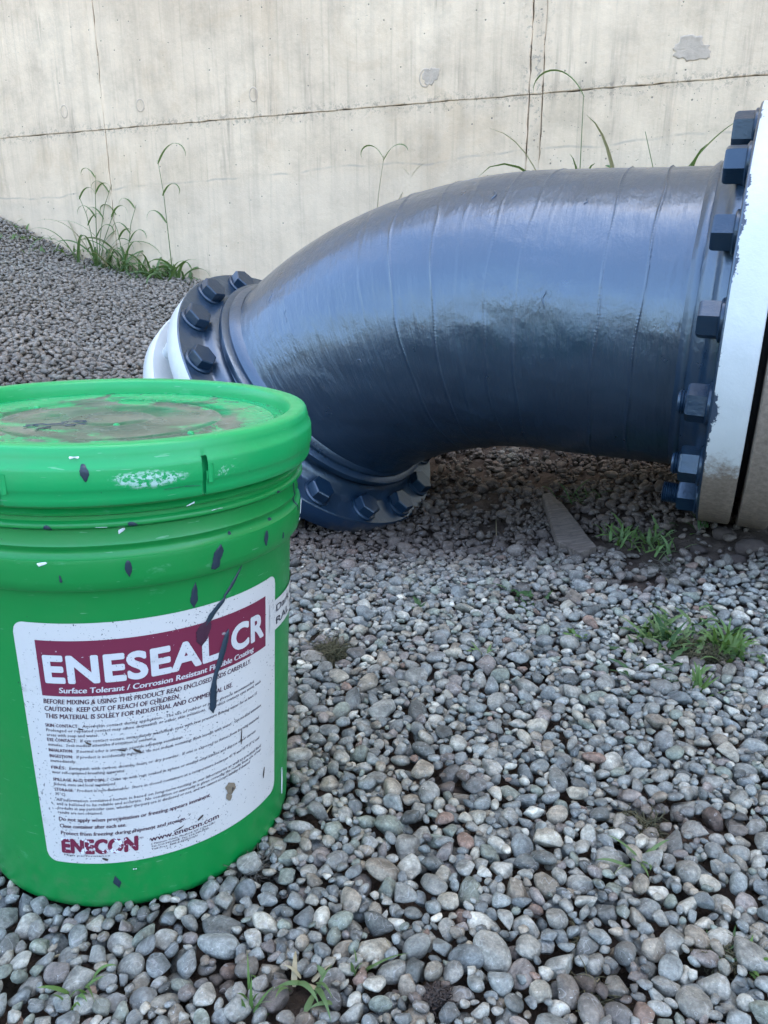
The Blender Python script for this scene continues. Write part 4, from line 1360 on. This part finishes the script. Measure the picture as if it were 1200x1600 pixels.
def grass_plant(name, label, cat, loc, nl, Lm, w, spread, droop, mat, seed, el0=1.3, stalks=(), group=None, jit=.03, sm=None, lean=None, bp=1.1):
    r = np.random.default_rng(seed); w *= 1.3; Lm *= 1.25; nl = int(nl * 1.3)
    root = empty(name, loc); tag(root, label, cat, group)
    for i in range(nl):
        az = r.uniform(0, 2 * math.pi) if lean is None else lean + r.normal(0, .9)
        L = Lm * (r.uniform(.55, 1.15) if bp < 2 else r.uniform(.78, 1.1))
        p0 = (r.normal(0, jit), r.normal(0, jit * .4), -.01)
        vs_, fs = blade(p0, az, el0 - abs(r.normal(0, spread)), L, w * r.uniform(.7, 1.2), droop * r.uniform(.6, 1.5), r, 16, r.normal(0, .8), bp=bp)
        part('leaf', vs_, fs, mat if r.random() < .85 else MT['dry'], root)
    for (h, dx, leaves) in stalks:
        pts = [(0, 0, -.02), (dx * .2, 0, h * .35), (dx * .55, .01, h * .75), (dx, .01, h)]
        part('stalk', *stem(pts, .0026), sm or mat, root)
        for (fh, L, az, dr) in leaves:
            t = fh
            part('leaf', *blade((dx * t ** 1.4, 0, h * t), az, 1.0, L, w * .95, dr, r, 14, r.normal(0, .5)), mat, root)
    return root


def at_wall(s, off=.05):
    p = WP + WW * s + WN * off
    return (p[0], p[1], float(ground_z(p[0], p[1])) - .01)


LF, RT = math.atan2(WW[1], WW[0]), math.atan2(-WW[1], -WW[0])
grass_plant('wall_grass', 'leftmost pale wispy grass tuft against the concrete wall', 'grass', at_wall(.47), 22, .30, .009, .30, 2.0, MT['grass'], 31, jit=.05, stalks=[(.42, .03, [(.35, .16, RT, 3.2), (.55, .16, LF, 3.0), (.8, .14, RT, 3.4), (.97, .12, LF, 3)]), (.38, .10, [(.6, .15, LF, 3), (.9, .15, LF, 3)]), (.35, .18, [(.7, .14, LF, 3.2), (.95, .12, LF, 3)]), (.33, -.06, [(.6, .15, RT, 3.2), (.95, .14, RT, 3)])])
grass_plant('wall_grass', 'bushy grass tuft in the middle of the clump at the wall foot', 'grass', at_wall(.30), 24, .25, .010, .4, 2.2, MT['grass'], 32, jit=.05, stalks=[(.32, .07, [(.5, .15, RT, 3.2), (.6, .15, LF, 3.0), (.95, .13, LF, 3)]), (.28, -.05, [(.6, .14, RT, 3.2), (.95, .14, RT, 3)])])
grass_plant('wall_grass', 'low broad-leaved grass tuft right of the wall clump middle', 'grass', at_wall(.14), 24, .19, .012, .5, 2.4, MT['grass'], 33, jit=.05)
grass_plant('wall_grass', 'grass with one tall nodding stalk, right end of the clump at the wall', 'grass', at_wall(.03), 26, .19, .012, .5, 2.4, MT['grass'], 34, jit=.04, stalks=[(.52, -.03, [(.97, .22, RT, 3.0), (.72, .15, RT, 3.6), (.5, .16, LF, 3.2)])])
grass_plant('wall_grass', 'small bright weed at the wall foot near the left photo edge', 'weed', at_wall(.98), 10, .09, .010, .5, 1.5, MT['grass2'], 35)
grass_plant('wall_weed', 'tiny green weed at the wall foot just left of the flange', 'weed', at_wall(-.10), 12, .06, .008, .6, 1.0, MT['grass'], 36)
grass_plant('wall_grass', 'two thin drooping stalks behind the bend of the elbow', 'grass', at_wall(-.98, .06), 5, .30, .010, .5, 2.0, MT['grass'], 41, stalks=[(.50, .16, [(.97, .16, RT, 3.2), (.98, .12, LF, 3.0)]), (.57, .05, [(.98, .15, LF, 3.4), (.97, .14, RT, 2.6)])], sm=MT['dry'])
grass_plant('wall_grass', 'single short curled blade peeping over the pipe top', 'grass', at_wall(-1.42, .06), 3, .43, .010, .06, 2.2, MT['grass'], 42, el0=1.45, jit=.01, bp=6)
grass_plant('wall_grass', 'green grass with one tall looped stalk above the pipe', 'grass', at_wall(-1.80, .07), 20, .58, .021, .16, 2.4, MT['grass'], 43, el0=1.46, jit=.055, bp=3.5, stalks=[(.76, -.01, [(.99, .26, LF, 3.1)])])
grass_plant('wall_grass', 'sparse thin grass between the two taller clumps above the pipe', 'grass', at_wall(-1.97, .06), 9, .57, .017, .16, 2.4, MT['grass'], 44, el0=1.46, jit=.05, bp=3.5)
grass_plant('wall_grass', 'upright grass with a long pointed blade beside the right flange', 'grass', at_wall(-2.12, .06), 16, .555, .020, .16, 2.4, MT['grass'], 45, el0=1.46, jit=.05, bp=3.5, stalks=[(.52, -.01, [(.90, .30, RT, .7)]), (.64, -.12, [])])


def leaf_weed(name, label, u, v, nl, L, w, mat, seed, el=.7, droop=1.2, lobes=0.0, jit=.008, cat='weed', lift=0.0, mat2=None):
    r = np.random.default_rng(seed)
    q = gp(u, v, lift + .010); root = empty(name, q); tag(root, label, cat); k_ = 1.25 if name == 'leafy_weed' else .85; L *= k_; w *= k_
    for i in range(nl):
        az = r.uniform(0, 2 * math.pi)
        vs_, fs = blade((r.normal(0, jit), r.normal(0, jit), r.uniform(-.002, .004)), az, el * r.uniform(.4, 1.5), L * r.uniform(.5, 1.25), w * r.uniform(.7, 1.2), droop * r.uniform(.5, 1.4), r, 9, r.normal(0, .6), .3, lobes)
        part('leaf', vs_, fs, (mat2 if mat2 and r.random() < .4 else mat), root)
    return root


leaf_weed('leafy_weed', 'largest leafy green weed mat on the right of the gravel', 1085, 1005, 110, .028, .0058, MT['grass'], 51, .6, 1.2, .40, .034, mat2=MT['deep'])
leaf_weed('leafy_weed', 'bright green upright weed at the right end of the weed mat', 1138, 1030, 46, .030, .0048, MT['grass2'], 52, 1.0, .8, .3, .010)
leaf_weed('leafy_weed', 'darker feathery weed at the left end of the weed mat', 1025, 1015, 34, .034, .006, MT['grass'], 53, .9, 1.0, .4, .014, mat2=MT['deep'])
leaf_weed('leafy_weed', 'small yellow-green sprig in front of the weed mat', 1088, 1092, 14, .026, .0045, MT['grass2'], 54, 1.1, .6, 0, .004)
leaf_weed('leafy_weed', 'flat dull green weed beside the elongated pebble, left of the mat', 1005, 1055, 18, .028, .0040, MT['deep'], 55, .4, .8, .2, .014)
leaf_weed('leafy_weed', 'little round-leaved seedling alone on pale gravel mid right', 905, 1012, 14, .014, .0065, MT['grass2'], 56, .8, 1.0, 0, .007)
leaf_weed('leafy_weed', 'bright green weed growing in dark soil below the pipe', 1000, 858, 90, .030, .0042, MT['grass'], 57, .8, 1.2, .3, .036, mat2=MT['grass2'])
leaf_weed('leafy_weed', 'dark weed in the shadowed gravel left of the board offcut tip', 815, 945, 16, .022, .007, MT['deep'], 58, .5, 1.0, .3, .012)
leaf_weed('leafy_weed', 'dim grassy tuft behind the board offcut under the pipe', 905, 790, 26, .045, .0030, MT['deep'], 59, .7, 1.4, 0, .022)
leaf_weed('leafy_weed', 'tiny green sprig left of the middle gravel, beside the dead tuft', 655, 962, 8, .016, .004, MT['deep'], 60, .6, 1, 0, .006)
leaf_weed('leafy_weed', 'tiny green sprig in the middle of the gravel', 752, 1040, 9, .016, .004, MT['grass'], 61, .6, 1, .2, .006)
leaf_weed('grass_sprig', 'torn green grass sprig on pebbles at lower right', 1000, 1372, 9, .030, .0042, MT['grass'], 62, .5, 1.0, 0, .005, 'grass', .004)
leaf_weed('grass_sprig', 'wilted grass bunch lying at the bottom centre left', 478, 1562, 14, .034, .0046, MT['grass'], 63, .7, 1.6, 0, .009, 'grass', .004, MT['dry'])
leaf_weed('grass_sprig', 'upright green grass blades between pebbles at bottom centre', 556, 1540, 5, .040, .0036, MT['grass'], 64, 1.1, .9, 0, .003, 'grass')
leaf_weed('grass_sprig', 'yellowish grass sprig at the bottom left corner', 128, 1585, 8, .032, .0040, MT['grass2'], 65, .9, 1.8, 0, .006, 'grass', .003)
leaf_weed('grass_sprig', 'small green tuft at the very bottom left of centre', 405, 1592, 12, .024, .003, MT['grass2'], 66, 1.0, .9, 0, .006, 'grass')
leaf_weed('grass_sprig', 'bit of bright weed at the right edge near the bottom', 1175, 1525, 7, .016, .005, MT['grass2'], 67, .6, 1, .3, .004)
leaf_weed('grass_sprig', 'dark withered weed strands at lower right beside large pebbles', 1130, 1500, 12, .022, .002, MT['deep'], 68, .3, 1, 0, .010)
leaf_weed('leafy_weed', 'sprig rising from the muddy soil beside the right flange', 1095, 835, 9, .030, .0035, MT['deep'], 69, 1.0, 1.0, 0, .012)


leaf_weed('ground_weed', 'low bright weeds on the bank at the left photo edge', 30, 378, 40, .05, .010, MT['grass2'], 81, .8, 1.0, .2, .07, mat2=MT['grass'])
leaf_weed('ground_weed', 'low weeds on the bank left of the tall wall grass', 85, 398, 50, .05, .009, MT['grass'], 82, .8, 1.0, .2, .08, mat2=MT['grass2'])
leaf_weed('ground_weed', 'low weeds in front of the tall wall grass', 165, 424, 60, .05, .009, MT['grass'], 83, .8, 1.0, .2, .08, mat2=MT['deep'])
leaf_weed('ground_weed', 'dark low weeds at the right foot of the wall grass', 235, 438, 46, .05, .008, MT['deep'], 84, .8, 1.0, .2, .08, mat2=MT['grass'])


def fibre_tuft(name, label, cat, u, v, n, rad, L, mat, seed, h=.01, thick=.0007):
    r = np.random.default_rng(seed); q = gp(u, v, .006); V = []; F = []
    for i in range(n):
        a = r.uniform(0, 6.28); d = rad * math.sqrt(r.random()) * (.55 + .45 * math.sin(a * 2 + seed) * math.cos(a * 3 + seed * 2)); z0 = h * (1 - (d / rad) ** 2)
        p = np.array([d * math.cos(a), d * math.sin(a) * .8, z0 * r.uniform(.2, 1)]); az = r.uniform(0, 6.28); pts = [p]
        for k in range(4):
            az += r.normal(0, .6); p = p + np.array([math.cos(az), math.sin(az), r.normal(0, .45)]) * L / 4; pts.append(p)
        vs_, fs = stem(pts, thick, 3)
        F += [tuple(w + len(V) for w in f_) for f_ in fs]; V += vs_
    o = part(name, V, F, mat); o.location = q
    return tag(o, label, cat)


fibre_tuft('dead_tuft', 'brownish dead grass tuft beside the bucket and a white pebble', 'dead grass', 518, 1034, 380, .034, .026, MT['moss'], 71, .012)
fibre_tuft('dead_tuft', 'withered thin stems in the soil patch at lower right', 'dead grass', 1000, 1310, 150, .022, .022, MT['moss'], 72, .006)
fibre_tuft('dead_tuft', 'dark rotting stems under the largest weed mat', 'dead grass', 1090, 1030, 420, .050, .028, MT['moss'], 73, .010)
fibre_tuft('dead_tuft', 'straggly dead roots under the right flange', 'dead grass', 1050, 900, 120, .045, .028, MT['bark'], 74, .006)
fibre_tuft('dead_tuft', 'dark mossy strands on pebbles near the lower right edge', 'dead grass', 1120, 1512, 160, .018, .018, MT['moss'], 75, .006)
fibre_tuft('dead_tuft', 'small dark moss wisp among mid right pebbles', 'dead grass', 905, 1480, 90, .010, .012, MT['moss'], 76, .004)
fibre_tuft('root_clod', 'fuzzy brown root clod at the bottom centre', 'clod', 684, 1582, 420, .015, .006, MT['clod'], 77, .012, .0012)
fibre_tuft('dead_tuft', 'frayed straw and roots beside the bucket foot', 'dead grass', 395, 1370, 130, .020, .022, MT['bark'], 78, .006)
fibre_tuft('dead_tuft', 'frayed dark straw at the bottom right of centre', 'dead grass', 925, 1580, 60, .018, .022, MT['moss'], 79, .003)


def straw(label, pts_px, rad, mat, lifts=None, cat='straw', name='straw'):
    P = []
    for i, (u, v) in enumerate(pts_px):
        P.append(gp(u, v, (lifts[i] if lifts else .004)))
    P = np.array(P); c = P[0].copy()
    t = np.linspace(0, 1, 10); k = np.linspace(0, 1, len(P))
    Q = np.c_[[np.interp(t, k, P[:, j]) for j in range(3)]].T - c
    Q[1:-1] = (Q[:-2] + 2 * Q[1:-1] + Q[2:]) / 4
    o = part(name, *stem(Q, rad, 6), mat); o.location = c
    return tag(o, label, cat)


straw('curved yellow-brown straw on pebbles at the bottom left', [(55, 1552), (70, 1525), (95, 1511), (128, 1508)], .0013, MT['dry'], [.004, .010, .011, .009])
straw('pale vertical straw standing in gravel left of the board offcut', [(776, 866), (775, 800)], .0013, MT['dry'], [0, .0])
straw('pale twig on gravel in front of the left flange', [(480, 815), (505, 828), (530, 838)], .0018, MT['dry'], [.012, .012, .010])
straw('short bent straw lying in the soil, uppermost of the right pair', [(1040, 908), (1048, 918), (1056, 926)], .0015, MT['dry'])
straw('thin straw leaning upright in the soil below the right flange', [(1032, 966), (1036, 950), (1044, 932)], .0012, MT['dry'], [.004, .008, .012])
straw('long thin straw arc right of the board offcut', [(955, 912), (975, 932), (1000, 944)], .0011, MT['dry'], [.006, .010, .006])
straw('pale straw poking out beside the lowest flange bolt', [(1043, 759), (1060, 737)], .0016, MT['dry'], [.004, .010])
straw('yellow dry stalk among pebbles at the bottom right of centre', [(915, 1592), (925, 1560), (935, 1545)], .0012, MT['dry'], [.006, .010, .008])
straw('short yellow straw beside the bucket label foot on pebbles', [(500, 1295), (520, 1272)], .0013, MT['dry'], [.006, .010])
straw('reddish dry stalk between pebbles at bottom centre right', [(612, 1530), (614, 1510), (604, 1490)], .0008, MT['dry'], [.004, .010, .012])


def slab(name, label, cat, outline, th, mat, lifts, seed):
    r = np.random.default_rng(seed); P = np.array([gp(u, v, l) for (u, v), l in zip(outline, lifts)])
    Q = []
    n = len(P)
    for i in range(n):
        for t in (0, .25, .5, .75): Q.append(P[i] * (1 - t) + P[(i + 1) % n] * t + (r.normal(0, .0007, 3) if t else 0))
    Q = np.array(Q); c = Q.mean(0); Q = Q - c; m = len(Q)
    inn = Q * .96; V = np.vstack([Q + [0, 0, -th], Q + [0, 0, -.0012], inn]); F = [tuple(range(2 * m, 3 * m)), tuple(range(m))[::-1]]
    for k in range(2):
        for i in range(m): F.append((k * m + i, k * m + (i + 1) % m, (k + 1) * m + (i + 1) % m, (k + 1) * m + i))
    o = part(name, V, F, mat, None, False); o.location = c
    return tag(o, label, cat)


slab('board_offcut', 'grey-brown pointed board offcut lying on gravel under the pipe', 'board', [(846, 796), (858, 795), (880, 815), (930, 876), (905, 882), (868, 868)], .014, MT['wood'], [.034, .036, .034, .026, .022, .028], 1)
straw('grey bark stick lying on pebbles beside the bucket foot', [(342, 1482), (352, 1450), (368, 1412)], .0058, MT['bark'], [.004, .008, .009], 'stick', 'bark_stick')

# ------------------------------------------------------------------ loose soil clods near the right flange
rc = np.random.default_rng(44)
for i, (u, v, s_) in enumerate([(1130, 838, .016), (1172, 862, .022), (1188, 830, .018), (1090, 862, .013), (1150, 880, .015), (1060, 880, .011)]):
    P = pebble_shape(V3, rc, False)
    P = P * (1 + .22 * (fbm(P[:, 0] * 2, P[:, 1] * 2 + P[:, 2] * 3, 2.2, 4, i)[:, None] - .5)) * np.array([s_ * 1.3, s_, s_ * .7])
    o = part('soil_clod', P, F3, MT['clod']); q = gp(u, v, s_ * .25); o.location = q
    tag(o, ['dark soil lump left of the muddy flange foot', 'biggest dark soil lump under the right flange', 'soil lump at the right edge just below the dusty flange', 'small soil lump beside the weed in dark soil', 'rounded soil lump in front of the biggest lump', 'smallest soil lump near the straws'][i], 'soil lump')
